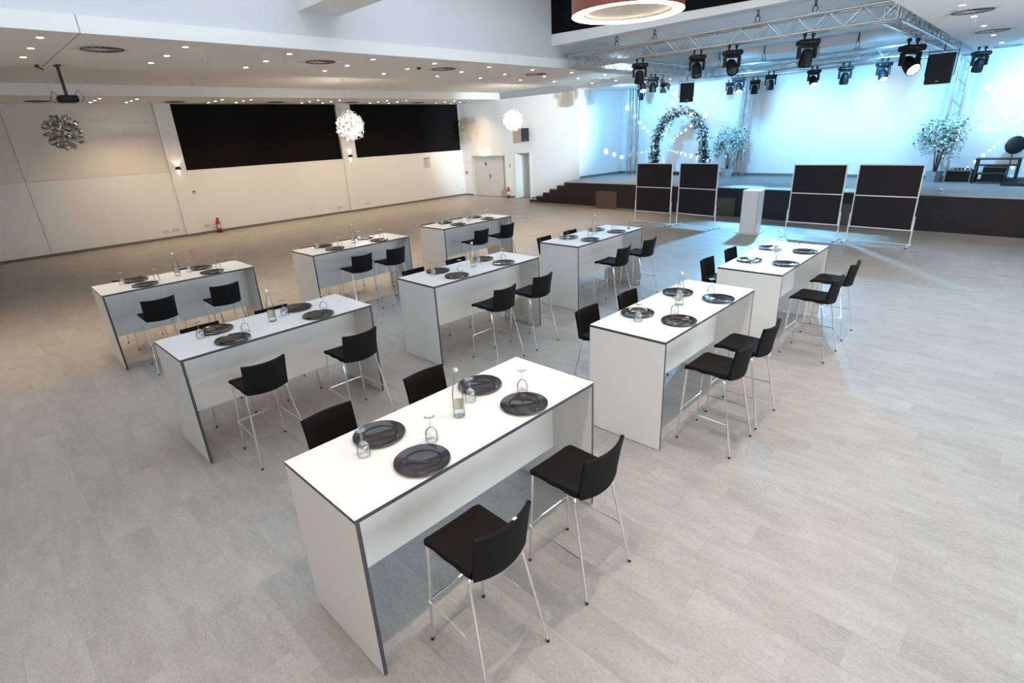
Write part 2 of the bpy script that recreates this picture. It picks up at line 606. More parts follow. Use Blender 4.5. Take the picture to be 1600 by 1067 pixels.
tiles = []
for k in range(int((YB0 - TILE_Y0) // TILE_W), int((YD - TILE_Y0) // TILE_W) + 1):
    y0 = TILE_Y0 + k * TILE_W
    y1 = min(y0 + TILE_W, YD)
    off = row_off(k)
    c0 = math.floor((XL - off) / TILE_L)
    c1 = math.floor((XR - off) / TILE_L)
    for c in range(c0, c1 + 1):
        x0, x1 = max(off + c * TILE_L, XL), min(off + (c + 1) * TILE_L, XR)
        if x1 - x0 < 0.02:
            continue
        full = abs(x1 - x0 - TILE_L) < 1e-6 and abs(y1 - y0 - TILE_W) < 1e-6
        ar = 0
        q = [project((x, y, 0)) for x, y in ((x0, y0), (x1, y0), (x1, y1), (x0, y1))]
        if full and all(q):
            inn = sum(1 for p in q if 0 < p[0] < 1600 and 0 < p[1] < 1067)
            if inn >= 3:
                ar = abs(sum(q[i][0] * q[(i + 1) % 4][1] - q[(i + 1) % 4][0] * q[i][1] for i in range(4))) / 2
        # tiles wholly under a table foot print are hidden from view
        tiles.append((ar, x0, x1, y0, y1))
tiles.sort(reverse=True)
tm = MB()
tile_geo(tm, 0, TILE_L, 0, TILE_W)
tile_me = tm.mesh('floor_tile', M['tile'])
for t in tiles[:300]:
    put('floor_tile', tile_me, fl, (t[1], t[3], 0))
rest = MB()
for t in tiles[300:]:
    tile_geo(rest, *t[1:])
tag(rest.build('floor_tile_field', M['tile'], fl), kind='stuff')

# ---- left wall with pilasters, panels, black fields
wl = tag(MB().box(-22.2, XL - 0.10, YB0, YD + 0.2, 0, 7.0).build('wall_left', M['wall']), kind='structure')
for y0, y1 in ((YB0, 1.795), (1.805, 5.64)):
    MB().box(XL - 0.10, XL, y0, y1, 0, 2.225).build('lower_panel', M['wall'], wl)
    MB().box(XL - 0.10, XL - 0.03, y0, y1, 2.235, ZS).build('upper_panel', M['beige'], wl)
for y0, y1 in ((6.15, 12.26), (12.90, YD)):
    MB().box(XL - 0.10, XL, y0, y1, 0, 2.225).build('lower_panel', M['wall'], wl)
for y0, y1 in ((5.64, 6.15), (12.26, 12.90)):
    MB().box(XL - 0.10, XL + 0.05, y0, y1, 0, ZS).build('pilaster', M['wall'], wl)
for k, (y0, y1) in enumerate(((6.15, 12.26), (12.90, YD - 0.04))):
    t = tag(MB().rbox(XL - 0.10, XL - 0.06, y0 + 0.01, y1 - 0.01, 2.23, ZS - 0.005, 0.004).build('blackout_panel', M['black_panel']),
            ('left of two wide black panels high on the long white wall', 'right of two wide black panels high on wall, beside the double door')[k], 'panel', 'black wall panels')
b = MB()
b.box(XL, XL + 0.015, YB0, 5.64, 0, 0.085).box(XL + 0.05, XL + 0.065, 5.63, 6.16, 0, 0.085).box(XL, XL + 0.015, 6.16, 12.25, 0, 0.085)
b.box(XL + 0.05, XL + 0.065, 12.25, 12.91, 0, 0.085).box(XL, XL + 0.015, 12.91, YD, 0, 0.085)
tag(b.build('baseboard_left', M['base']), kind='structure')

# ---- wall with the doors
D1 = (-21.13, -18.76, 1.95)
D2 = (-18.10, -17.16, 2.06)
wd = MB()
wd.box(XL - 0.2, D1[0], YD, YD + 0.5, 0, ZS).box(D1[1], D2[0], YD, YD + 0.5, 0, ZS).box(D2[1], -14.35, YD, YD + 0.5, 0, ZS)
wd.box(D1[0], D1[1], YD, YD + 0.5, D1[2], ZS).box(D2[0], D2[1], YD, YD + 0.5, D2[2], ZS)
wd = tag(wd.build('wall_door', M['wall']), kind='structure')
b = MB()
b.box(XL, D1[0], YD - 0.015, YD, 0, 0.085).box(D1[1], D2[0], YD - 0.015, YD, 0, 0.085).box(D2[1], -16.2, YD - 0.015, YD, 0, 0.085)
tag(b.build('baseboard_door', M['base']), kind='structure')
d1 = tag(MB().box(D1[0], D1[1], YD + 0.16, YD + 0.2, 0, D1[2]).build('door_1', M['door']), kind='structure')
xm = -19.98
for i, (x0, x1) in enumerate(((D1[0] + 0.05, xm - 0.004), (xm + 0.004, D1[1] - 0.05))):
    lf = MB().rbox(x0, x1, YD + 0.10, YD + 0.16, 0.01, D1[2] - 0.05, 0.004).build('door_leaf', M['door'], d1)
    if i:
        h = MB().box(x0 + 0.02, x0 + 0.065, YD + 0.088, YD + 0.10, 0.86, 1.06)
        h.tube([(x0 + 0.042, YD + 0.09, 1.0), (x0 + 0.042, YD + 0.045, 1.0), (x0 + 0.17, YD + 0.045, 1.0)], 0.012, 8)
        h.build('door_handle', M['black'], lf)
    else:
        h = MB()
        h.lathe([(0, 0), (0.055, 0), (0.055, 0.008), (0, 0.008)], 16)
        h.xform(Matrix.Translation((x1 - 0.22, YD + 0.10, 1.52)) @ Matrix.Rotation(PI / 2, 4, 'X'))
        h.box(x1 - 0.28, x1 - 0.22, YD + 0.092, YD + 0.10, 1.55, 1.64)
        h.build('door_sign', M['black'], lf)
fr = MB()
fr.box(D1[0], D1[0] + 0.05, YD + 0.0, YD + 0.16, 0, D1[2]).box(D1[1] - 0.05, D1[1], YD + 0.0, YD + 0.16, 0, D1[2]).box(D1[0], D1[1], YD + 0.0, YD + 0.16, D1[2] - 0.05, D1[2])
fr.build('door_frame', M['frame'], d1)
d2 = tag(MB().rbox(D2[0] + 0.05, D2[1] - 0.05, YD + 0.40, YD + 0.45, 0.01, D2[2] - 0.04, 0.004).build('door_2', M['door']), kind='structure')
fr = MB()
fr.box(D2[0], D2[0] + 0.05, YD - 0.02, YD + 0.45, 0, D2[2]).box(D2[0], D2[1], YD - 0.02, YD + 0.45, D2[2] - 0.04, D2[2])
fr.build('door_frame', M['wall'], d2)
MB().box(D2[1] - 0.05, D2[1], YD - 0.02, YD + 0.45, 0, D2[2]).build('door_reveal', M['frame'], d2)
fr = MB()
fr.box(D2[0] - 0.07, D2[0], YD - 0.02, YD, 0, D2[2] + 0.07).box(D2[1], D2[1] + 0.07, YD - 0.02, YD, 0, D2[2] + 0.07).box(D2[0], D2[1], YD - 0.02, YD, D2[2], D2[2] + 0.07)
fr.build('door_casing', M['wall'], d2)

# ---- stage
st = MB()
xs = -14.07
XE = XR
st.poly([(xs, front_y(xs) + 0.02, 0), (XE, front_y(XE) + 0.02, 0), (XE, front_y(XE) + 0.02, STG - 0.03), (xs, front_y(xs) + 0.02, STG - 0.03)])
stage = tag(st.build('stage', M['carpet']), 'raised stage with dark clad front and grey floor along the end wall', None, None, 'structure')
sf = MB()
a = [(xs, front_y(xs)), (XE, front_y(XE)), (XE, back_y(XE) + 0.1), (-14.35, back_y(-14.35) + 0.1), (-14.35, YD), (xs, YD)]
sf.poly([(x, y, STG) for x, y in a])
sf.poly([(xs, front_y(xs), STG - 0.03), (XE, front_y(XE), STG - 0.03), (XE, front_y(XE), STG), (xs, front_y(xs), STG)])
sf.build('stage_floor', M['stagefloor'], stage)
eg = MB()
eg.poly([(xs, front_y(xs) - 0.004, STG - 0.022), (XE, front_y(XE) - 0.004, STG - 0.022), (XE, front_y(XE) - 0.004, STG + 0.003), (xs, front_y(xs) - 0.004, STG + 0.003)])
eg.poly([(xs, front_y(xs) - 0.004, STG + 0.003), (XE, front_y(XE) - 0.004, STG + 0.003), (XE, front_y(XE) + 0.04, STG + 0.003), (xs, front_y(xs) + 0.04, STG + 0.003)])
eg.build('edge_profile', M['alu'], stage)
SX = [-16.10, -15.70, -15.30, -14.90, -14.48, xs]
for k in range(5):
    z = STG * (k + 1) / 6
    x0, x1 = SX[k], SX[k + 1]
    s_ = MB()
    f0, f1 = front_y(x0) + 0.02, front_y(x1) + 0.02
    s_.poly([(x0, f0, 0), (x1, f1, 0), (x1, f1, z), (x0, f0, z)])
    s_.poly([(x0, YD - 0.02, 0), (x0, f0, 0), (x0, f0, z), (x0, YD - 0.02, z)])
    s_.poly([(x0, f0, z), (x1, f1, z), (x1, YD - 0.02, z), (x0, YD - 0.02, z)], 1)
    s_.build('step', [M['carpet'], M['stagefloor']], stage)
s_ = MB()
s_.poly([(xs, YD - 0.02, STG * 5 / 6), (xs, front_y(xs) + 0.02, STG * 5 / 6), (xs, front_y(xs) + 0.02, STG - 0.03), (xs, YD - 0.02, STG - 0.03)])
s_.build('riser', M['carpet'], stage)


def slab_on_front(name, x0, x1, z0, z1, t, m, parent):
    b_ = MB()
    y0, y1 = front_y(x0), front_y(x1)
    P = [(x0, y0 - t, z0), (x1, y1 - t, z0), (x1, y1 - t, z1), (x0, y0 - t, z1)]
    Q = [(x, y + t + 0.02, z) for x, y, z in P]
    b_.poly(P).poly([P[3], P[2], Q[2], Q[3]]).poly([P[0], P[3], Q[3], Q[0]]).poly([P[2], P[1], Q[1], Q[2]]).poly([P[1], P[0], Q[0], Q[1]])
    return b_.build(name, m, parent)


slab_on_front('plinth', SX[0], XE, 0, 0.07, 0.012, M['plinth'], stage)
slab_on_front('hatch', -12.40, -11.42, 0.02, 0.66, 0.02, M['hatch'], stage)
slab_on_front('hatch', -7.50, -6.86, 0.09, 0.64, 0.012, M['hatch'], stage)
slab_on_front('hatch', -4.25, -3.60, 0.09, 0.64, 0.012, M['hatch'], stage)
ws = MB()
yb = back_y(-14.2)
ws.poly([(-14.35, YD, 0), (-14.12, yb, 0), (-14.12, yb, ZS + 0.4), (-14.35, YD, ZS + 0.4)])
tag(ws.build('wall_stage_left', M['wall']), kind='structure')
wb = MB()
P = [(-14.3, back_y(-14.3)), (XE + 0.2, back_y(XE + 0.2))]
wb.poly([(*P[0], 0), (*P[1], 0), (*P[1], 7.0), (*P[0], 7.0)])
tag(wb.build('wall_stage_back', M['wall']), kind='structure')
bb = MB()
for (x0, y0), (x1, y1) in ((P[0], P[1]), ((-14.335, YD), (-14.105, yb))):
    n = Vector((y1 - y0, -(x1 - x0), 0)).normalized() * 0.015
    q = [(x0 + n.x, y0 + n.y), (x1 + n.x, y1 + n.y)]
    bb.poly([(*q[0], STG), (*q[1], STG), (*q[1], STG + 0.09), (*q[0], STG + 0.09)])
    bb.poly([(*q[0], STG + 0.09), (*q[1], STG + 0.09), (x1, y1, STG + 0.09), (x0, y0, STG + 0.09)])
tag(bb.build('baseboard_stage', M['base']), kind='structure')

# ---- ceiling: stepped soffits, coffer, raised hall, stage recess
XC0, XC1 = -9.6, -2.15
ce = tag(MB().box(-22.2, -19.0, YB0, YD + 0.1, ZS, 4.75).build('ceiling', M['ceil']), kind='structure')
MB().box(-19.0, -13.2, YB0, YD + 0.1, 4.65, 4.8).build('coffer_field', M['ceil'], ce)
MB().box(-14.6, -13.2, YD + 0.001, 22.6, ZS, 4.75).build('soffit', M['ceil'], ce)
MB().box(-13.2, XC0, YB0, 22.6, ZS, 4.58).build('soffit', M['ceil'], ce)
MB().box(-13.4, XC0 - 0.12, YB0, 22.6, 4.58, 6.9).build('upper_wall', M['upper'], ce)
MB().box(XC1, XR + 0.2, YB0, 22.6, ZS, 4.6).build('soffit', M['ceil'], ce)
MB().box(XC1 + 0.12, XR + 0.2, YB0, 22.6, 4.6, 6.9).build('upper_wall', M['wall'], ce)
MB().box(XC0 - 0.2, XC1 + 0.2, YB0, 12.1, 6.8, 6.95).build('hall_field', M['ceil'], ce)
MB().box(XC0 - 0.2, XC1 + 0.2, 11.74, 12.10, 4.87, 6.9).build('header_beam', M['ceil'], ce)
MB().box(XC0 - 0.2, XC1 + 0.2, 5.05, 5.82, 4.96, 5.6).build('cross_beam', M['ceil'], ce)
MB().box(XC0 - 0.2, XC1 + 0.2, 12.10, 19.45, 5.06, 5.3).build('recess_field', M['ceil'], ce)
MB().box(XC0 - 0.2, XC1 + 0.2, 19.45, 22.6, 4.80, 5.3).build('recess_field', M['ceil'], ce)
# joints in the plasterboard
MB().box(-13.15, XC0, 1.87, 1.885, ZS - 0.0015, ZS).build('joint', M['seam'], ce)
MB().box(XC0, XC0 + 0.0015, 1.87, 1.885, ZS, 4.58).build('joint', M['seam'], ce)
bp_ = MB()
bp_.poly([(XC0 - 0.12, 11.735, 5.13), (XC1, 11.735, 4.93), (XC1, 11.735, 6.8), (XC0 - 0.12, 11.735, 6.8)])
bp_.poly([(XC0 - 0.12, 11.735, 5.13), (XC0 - 0.12, 11.742, 5.13), (XC1, 11.742, 4.93), (XC1, 11.735, 4.93)])
tag(bp_.build('gable_blackout', M['black_panel']), 'black panel above the header beam behind the drum pendant', 'panel')
tag(MB().box(XR, XR + 0.2, YB0, 22.5, 0, 7.0).build('wall_right', M['wall']), kind='structure')
tag(MB().box(-22.2, XR + 0.2, YB0 - 0.2, YB0, 0, 7.0).build('wall_back', M['wall']), kind='structure')

# ================================================================== tables
TABF = dict(A=(-2.097, 0.933, -0.25), B=(-2.064, 3.954, 0.21), C=(-2.041, 6.743, 0.71), D=(-5.255, 1.032, 0.6), E=(-5.278, 3.946, -0.55),
            F=(-5.224, 6.865, 0.39), G=(-8.783, 1.069, -1.1), H=(-8.673, 4.023, 0.18), I=(-8.702, 6.915, -0.08))
TP = dict(A="right row's nearest table", B="right row's middle table", C="right row's far table", D="centre row's nearest table", E="centre row's middle table",
          F="centre row's far table", G="left row's nearest table", H="left row's middle table", I="left row's far table")
TLAB = dict(A='white high table with dark edges, closest to the camera', B='white high table with dark edges, second in the right row',
            C='white high table with dark edges, last of the right row before the lectern', D='white high table with dark edges, nearest of the centre row',
            E='white high table with dark edges, in the middle of all nine', F='white high table with dark edges, far end of the centre row',
            G='white high table with dark edges, furthest left', H='white high table with dark edges, middle of the left row',
            I='white high table with dark edges, far end of the left row')
T = 0.024


def make_table():
    t = thing('bar_table', 'x', 'table', group='white bar tables')
    LM = [M['edge'], M['laminate']]
    MB().box(-0.4, 0.4, -1.0, 1.0, 1.10 - T, 1.10, 0, 1, 1).build('tabletop', LM, t)
    for s in (-1, 1):
        y0, y1 = (-1.0, -1.0 + T) if s < 0 else (1.0 - T, 1.0)
        MB().box(-0.4, 0.4, y0, y1, 0.006, 1.10 - T, 0, my=1).build('end_panel', LM, t)
        f = MB()
        for x in (-0.33, 0.33):
            f.lathe([(0, 0), (0.012, 0), (0.012, 0.006), (0, 0.006)], 8, (x, (y0 + y1) / 2, 0))
        f.build('floor_glide', M['rubber'], t)
    MB().box(-0.01, 0.01, -1.0 + T, 1.0 - T, 0.40, 1.10 - T, 0, mx=1).build('modesty_panel', LM, t)
    return t


tab0 = make_table()
used = []
TC = {}
for k, (fx, fy, dg) in TABF.items():
    d = math.radians(dg)
    u = Vector((-math.sin(d), math.cos(d), 0))
    v = Vector((-math.cos(d), -math.sin(d), 0))
    c = Vector((fx, fy, 0)) + u * 1.0 + v * 0.4
    TC[k] = (c, d)
    place(tab0, used, c, d, TLAB[k], 'white bar tables')


# ================================================================== stools
def make_stool():
    t = thing('bar_stool', 'x', 'stool', group='black bar stools')
    # seat: padded shell with a rolled front edge
    W0, W1 = 0.205, 0.195

    def seat_pt(u, v, dz):
        x = -0.252 + u * 0.405
        w = W0 + (W1 - W0) * u
        edge = 1 - 0.10 * max(0, 1 - u / 0.06) ** 2 if u < 0.06 else 1
        y = (v * 2 - 1) * w * edge
        z = 0.778 - 0.020 * max(0, (0.12 - u) / 0.12) ** 2 - 0.012 * math.sin(PI * min(1, u * 1.05)) * (1 - (v * 2 - 1) ** 2) + 0.004 * (v * 2 - 1) ** 2
        return Vector((x, y, z + dz))
    s = MB()
    nu, nv = 14, 10
    s.grid(lambda u, v: seat_pt(u, v, 0), nu, nv)
    s.grid(lambda u, v: seat_pt(u, 1 - v, -0.030 - 0.018 * u - 0.004 * math.sin(17 * u)), nu, nv)

    def rim(fa):
        s.grid(fa, 14, 3)
    th = lambda u: 0.030 + 0.018 * u + 0.004 * math.sin(17 * u)
    bul = lambda w: 0.006 * math.sin(PI * w)
    rim(lambda u, w: seat_pt(u, 1, -th(u) * w) + Vector((0, bul(w), 0)))
    rim(lambda u, w: seat_pt(1 - u, 0, -th(1 - u) * w) + Vector((0, -bul(w), 0)))
    rim(lambda u, w: seat_pt(0, u, -th(0) * w) + Vector((-bul(w), 0, 0)))
    rim(lambda u, w: seat_pt(1, 1 - u, -th(1) * w) + Vector((bul(w), 0, 0)))
    s.build('seat', M['fabric'], t, 50)

    # backrest: curved upholstered shell
    def back_pt(u, v, d):
        yy = u * 2 - 1
        w = 0.185 + 0.006 * v
        y = yy * w
        x = 0.150 + 0.048 * v ** 1.3 + 0.042 * (1 - yy * yy)
        z = 0.738 + 0.282 * v + 0.010 * abs(yy) ** 3 * v - 0.014 * (1 - yy * yy) * (1 - v)
        n = Vector((1, 0.45 * yy, -0.15)).normalized()
        return Vector((x, y, z)) + n * d
    bk = MB()
    TB = 0.026
    bk.grid(lambda u, v: back_pt(u, v, 0), 14, 8)
    bk.grid(lambda u, v: back_pt(1 - u, v, TB), 14, 8)
    bk.grid(lambda u, w: back_pt(1 - u, 1, TB * w) + Vector((0, 0, 0.006 * math.sin(PI * w))), 14, 3)
    bk.grid(lambda u, w: back_pt(u, 0, TB * w), 14, 3)
    bk.grid(lambda v, w: back_pt(1, 1 - v, TB * (1 - w)), 8, 3)
    bk.grid(lambda v, w: back_pt(0, v, TB * (1 - w)), 8, 3)
    bko = bk.build('backrest', M['fabric'], t, 50)
    R = 0.0085
    for sy in (-1, 1):
        P = [(-0.266, 0.212 * sy, 0.012), (-0.234, 0.182 * sy, 0.715), (-0.228, 0.172 * sy, 0.738), (-0.205, 0.160 * sy, 0.746)]
        lg = MB().tube(P, R, 8).build('leg', M['chrome'], t, 40)
        MB().tube([(-0.2664, 0.2124 * sy, 0.0), (-0.2655, 0.2115 * sy, 0.018)], R + 0.0025, 8).build('foot_cap', M['rubber'], lg)
        P = [(0.266, 0.246 * sy, 0.012), (0.128, 0.192 * sy, 0.68), (0.120, 0.182 * sy, 0.708), (0.116, 0.160 * sy, 0.724)]
        lg = MB().tube(P, R, 8).build('leg', M['chrome'], t, 40)
        MB().tube([(0.2665, 0.2464 * sy, 0.0), (0.263, 0.245 * sy, 0.018)], R + 0.0025, 8).build('foot_cap', M['rubber'], lg)
        MB().tube([(-0.257, 0.204 * sy + 0.010 * sy, 0.318), (-0.10, 0.214 * sy, 0.316), (0.17, 0.226 * sy, 0.313), (0.201, 0.2195 * sy, 0.312)], 0.0042, 6).build('side_stretcher', M['chrome'], t, 40)
        MB().tube([(-0.205, 0.160 * sy, 0.742), (-0.02, 0.165 * sy, 0.736), (0.116, 0.160 * sy, 0.726)], 0.006, 6).build('seat_rail', M['chrome'], t, 40)
    MB().tube([(0.116, -0.162, 0.724), (0.116, 0.162, 0.724)], R, 8).build('cross_tube', M['chrome'], t, 40)
    MB().tube([(-0.2525, -0.205, 0.325), (-0.2525, 0.205, 0.325)], 0.0065, 8).build('foot_bar', M['chrome'], t, 40)
    return t


STOOLS = dict(
    A=([(-1.815, 1.48), (-1.795, 2.345)], [(-3.21, 1.48), (-3.20, 2.35)]),
    B=([(-1.785, 4.49), (-1.795, 5.14)], [(-3.12, 4.53), (-3.09, 5.30)]),
    C=([(-1.755, 7.22), (-1.79, 8.15)], [(-3.08, 7.40), (-3.08, 8.21)]),
    D=([(-5.01, 1.575), (-4.965, 2.545)], [(-6.25, 1.55), (-6.24, 2.355)]),
    E=([(-4.90, 4.63), (-4.90, 5.37)], [(-6.36, 4.565), (-6.37, 5.41)]),
    F=([(-4.965, 7.505), (-4.965, 8.335)], [(-6.33, 7.56), (-6.32, 8.33)]),
    G=([(-8.465, 1.58), (-8.47, 2.435)], [(-9.87, 1.62), (-9.86, 2.47)]),
    H=([(-8.485, 4.72), (-8.465, 5.405)], [(-9.72, 4.60), (-9.74, 5.42)]),
    I=([(-8.45, 7.545), (-8.48, 8.355)], [(-9.78, 7.50), (-9.78, 8.35)]))
stool0 = make_stool()
used = []
for k, (fr_, bk_) in STOOLS.items():
    for side, lst in (('right', fr_), ('left', bk_)):
        for i, (x, y) in enumerate(lst):
            rz = (0 if side == 'right' else PI) + math.radians(random.uniform(-1.2, 1.2))
            place(stool0, used, (x, y, 0), rz, 'black bar stool at the %s end, %s side of %s' % (('near', 'far')[i], side, TP[k]), 'black bar stools')


st0 = [o for o in bpy.data.objects if o.get('label') == "black bar stool at the near end, right side of right row's nearest table"][0]
MB().box(0.238, 0.252, 0.035, 0.060, 1.018, 1.0275).build('care_tag', M['white'], [c for c in st0.children if c.name.startswith('backrest')][0])


# ================================================================== table ware
def make_plate():
    t = thing('charger_plate', 'x', 'plate', group='dark round plates')
    pr = [(0.0, 0.004), (0.098, 0.004), (0.106, 0.007), (0.112, 0.0125), (0.118, 0.0135), (0.158, 0.019), (0.1645, 0.0195), (0.1655, 0.017), (0.160, 0.013), (0.118, 0.007), (0.105, 0.0), (0.0, 0.0)]
    MB().lathe(pr, 48).build('dish', M['plate'], t, 40)
    rg = [(0.1075, 0.0085), (0.1105, 0.0125), (0.1140, 0.0140), (0.1165, 0.0130)]
    MB().lathe(rg, 48).build('raised_ring', M['plate'], t, 60)
    return t


def make_goblet():
    t = thing('goblet', 'x', 'glass', group='upturned goblets')
    h = 0.172
    bowl = [(0.0365, 0.0), (0.0372, 0.001), (0.0395, 0.03), (0.0385, 0.055), (0.031, 0.078), (0.018, 0.092), (0.007, 0.098), (0.0, 0.0975)]
    inn = [(0.0358, 0.0), (0.0385, 0.03), (0.0375, 0.055), (0.030, 0.076), (0.017, 0.089), (0.0, 0.094)]
    b_ = MB().lathe(bowl, 24)
    b_.lathe(inn[::-1], 24)
    b_.build('bowl', M['glass'], t, 60)
    MB().lathe([(0.0, 0.097), (0.007, 0.098), (0.0055, 0.115), (0.0075, 0.125), (0.005, 0.150), (0.007, h - 0.006), (0.0, h - 0.006)], 12).build('stem', M['glass'], t, 60)
    MB().lathe([(0.0, h - 0.007), (0.012, h - 0.0055), (0.031, h - 0.002), (0.033, h - 0.001), (0.033, h), (0.0, h)], 24).build('foot', M['glass'], t, 40)
    return t


def make_bottle():
    t = thing('water_bottle', 'x', 'bottle', group='water bottles on the tables')
    pr = [(0.0, 0.004), (0.030, 0.0), (0.0365, 0.003), (0.0385, 0.012), (0.0385, 0.150), (0.0375, 0.170), (0.033, 0.200), (0.024, 0.240), (0.0165, 0.275), (0.0145, 0.300), (0.0140, 0.325), (0.0155, 0.327), (0.0155, 0.334), (0.0, 0.334)]
    MB().lathe(pr, 28).build('glass_body', M['bottle'], t, 50)
    w = [(0.0, 0.007), (0.034, 0.008), (0.0362, 0.014), (0.0362, 0.150), (0.0345, 0.172), (0.030, 0.198), (0.0, 0.198)]
    MB().lathe(w, 24).build('water', M['water'], t, 50)
    lb = MB()
    lb.grid(lambda u, v: (0.0389 * math.cos(PI * 0.62 + u * PI * 0.75), 0.0389 * math.sin(PI * 0.62 + u * PI * 0.75), 0.030 + v * 0.085), 14, 1)
    lb.build('paper_label', M['label'], t, 60)
    MB().lathe([(0.0, 0.334), (0.016, 0.334), (0.0165, 0.330), (0.0168, 0.349), (0.015, 0.352), (0.0, 0.352)], 20).build('cap', M['cap'], t, 40)
    return t


plate0, gob0, bot0 = make_plate(), make_goblet(), make_bottle()
up, ug, ub = [], [], []
SET = {('near', 'left'): ((-0.205, -0.465), (-0.085, -0.648)), ('near', 'right'): ((0.245, -0.465), (0.105, -0.285)),
       ('far', 'left'): ((-0.225, 0.425), (-0.105, 0.225)), ('far', 'right'): ((0.235, 0.415), (0.085, 0.560))}
for k, (c, d) in TC.items():
    for (e, s), (pp, gp) in SET.items():
        jr = (0, 0) if k == 'A' else (random.uniform(-0.015, 0.015), random.uniform(-0.02, 0.02))
        q = c + Matrix.Rotation(d, 3, 'Z') @ Vector((pp[0] + jr[0], pp[1] + jr[1], 1.1003))
        place(plate0, up, q, random.uniform(0, 6), 'dark round metal plate at the %s %s place on %s' % (e, s, TP[k]), 'dark round plates')
        q = c + Matrix.Rotation(d, 3, 'Z') @ Vector((gp[0] + jr[0], gp[1] + jr[1], 1.1003))
        place(gob0, ug, q, random.uniform(0, 6), 'upturned clear goblet at the %s %s place on %s' % (e, s, TP[k]), 'upturned goblets')
    q = c + Matrix.Rotation(d, 3, 'Z') @ Vector((0.0, 0.03, 1.1003))
    place(bot0, ub, q, random.uniform(-0.6, 0.6), 'clear water bottle with pale label standing on %s' % TP[k], 'water bottles on the tables')


t = thing('remote_control', "small black remote lying on centre row's far table", 'remote', (-5.43, 8.70, 1.1003), 0.5)
MB().rbox(-0.02, 0.02, -0.06, 0.06, 0, 0.014, 0.004).build('case', M['blackp'], t)
MB().box(-0.012, 0.012, -0.03, 0.03, 0.014, 0.0155).build('key_pad', M['base'], t)


# ================================================================== pinboards and lectern
def make_board(label, x0, y0, x1, y1, h, zb):
    a_ = Vector((x0, y0, 0))
    b_ = Vector((x1, y1, 0))
    L_ = (b_ - a_).length
    t = thing('pinboard', label, 'pinboard', (a_ + b_) / 2, math.atan2(y1 - y0, x1 - x0), 'dark pinboards before the stage')
    w = L_ / 2
    zm = (h + zb) / 2 + 0.02
    for (z0, z1) in ((zb + 0.02, zm - 0.012), (zm + 0.012, h - 0.02)):
        MB().rbox(-w + 0.03, w - 0.03, -0.012, 0.012, z0, z1, 0.003).build('felt_panel', M['felt'], t)
    for z in (zb, zm - 0.012, h - 0.024):
        MB().box(-w + 0.02, w - 0.02, -0.018, 0.018, z, z + 0.024).build('rail', M['white'], t)
    for s in (-1, 1):
        MB().box(s * (w - 0.011) - 0.011, s * (w - 0.011) + 0.011, -0.018, 0.018, zb, h).build('frame_side', M['white'], t)
        ps = MB().tube([(s * (w + 0.012), 0, 0.03), (s * (w + 0.012), 0, zb + 0.32)], 0.014, 10).build('post', M['white'], t, 40)
        MB().tube([(s * (w + 0.026), 0, zb + 0.22), (s * (w + 0.055), 0, zb + 0.22)], 0.012, 8).build('clamp_knob', M['black'], ps)
        ft = MB().tube([(s * (w + 0.012), -0.27, 0.016), (s * (w + 0.012), -0.05, 0.034), (s * (w + 0.012), 0.05, 0.034), (s * (w + 0.012), 0.27, 0.016)], 0.013, 8).build('foot', M['white'], t, 40)
        for e in (-1, 1):
            MB().tube([(s * (w + 0.012), e * 0.255, 0.015), (s * (w + 0.012), e * 0.285, 0.015)], 0.0149, 8).build('foot_cap', M['rubber'], ft)
    MB().tube([(-w - 0.012, 0, 0.05), (w + 0.012, 0, 0.05)], 0.009, 8).build('floor_brace', M['white'], t, 40)
    return t


make_board('leftmost dark pinboard on a white stand before the stage', -9.30, 15.28, -8.02, 15.17, 1.82, 0.36)
make_board('dark pinboard second from left, its right edge towards the lectern', -7.86, 15.30, -6.60, 15.12, 1.82, 0.36)
make_board('dark pinboard just right of the white lectern', -4.62, 15.02, -3.42, 14.97, 1.80, 0.37)
make_board('rightmost dark pinboard, largest in view, before the stage', -3.20, 15.02, -1.93, 14.93, 1.80, 0.36)
t = thing('lectern', 'white four-sided lectern column on a flat base plate before the stage', 'lectern', (-5.585, 15.13, 0), math.radians(2))
MB().rbox(-0.30, 0.30, -0.30, 0.30, 0.0, 0.03, 0.004).build('base_plate', M['laminate'], t)
cm = MB()
LMs = [M['laminate'], M['edge']]
cm.box(-0.21, 0.21, -0.20, 0.20, 0.03, 1.12, 0)
cm.build('column', LMs, t)
for sx in (-1, 1):
    for sy in (-1, 1):
        MB().box(sx * 0.211 - 0.005, sx * 0.211 + 0.005, sy * 0.201 - 0.005, sy * 0.201 + 0.005, 0.03, 1.12).build('edge_strip', M['seam'], t)
MB().box(-0.22, 0.22, -0.21, 0.21, 1.12, 1.135).build('reading_top', M['laminate'], t)


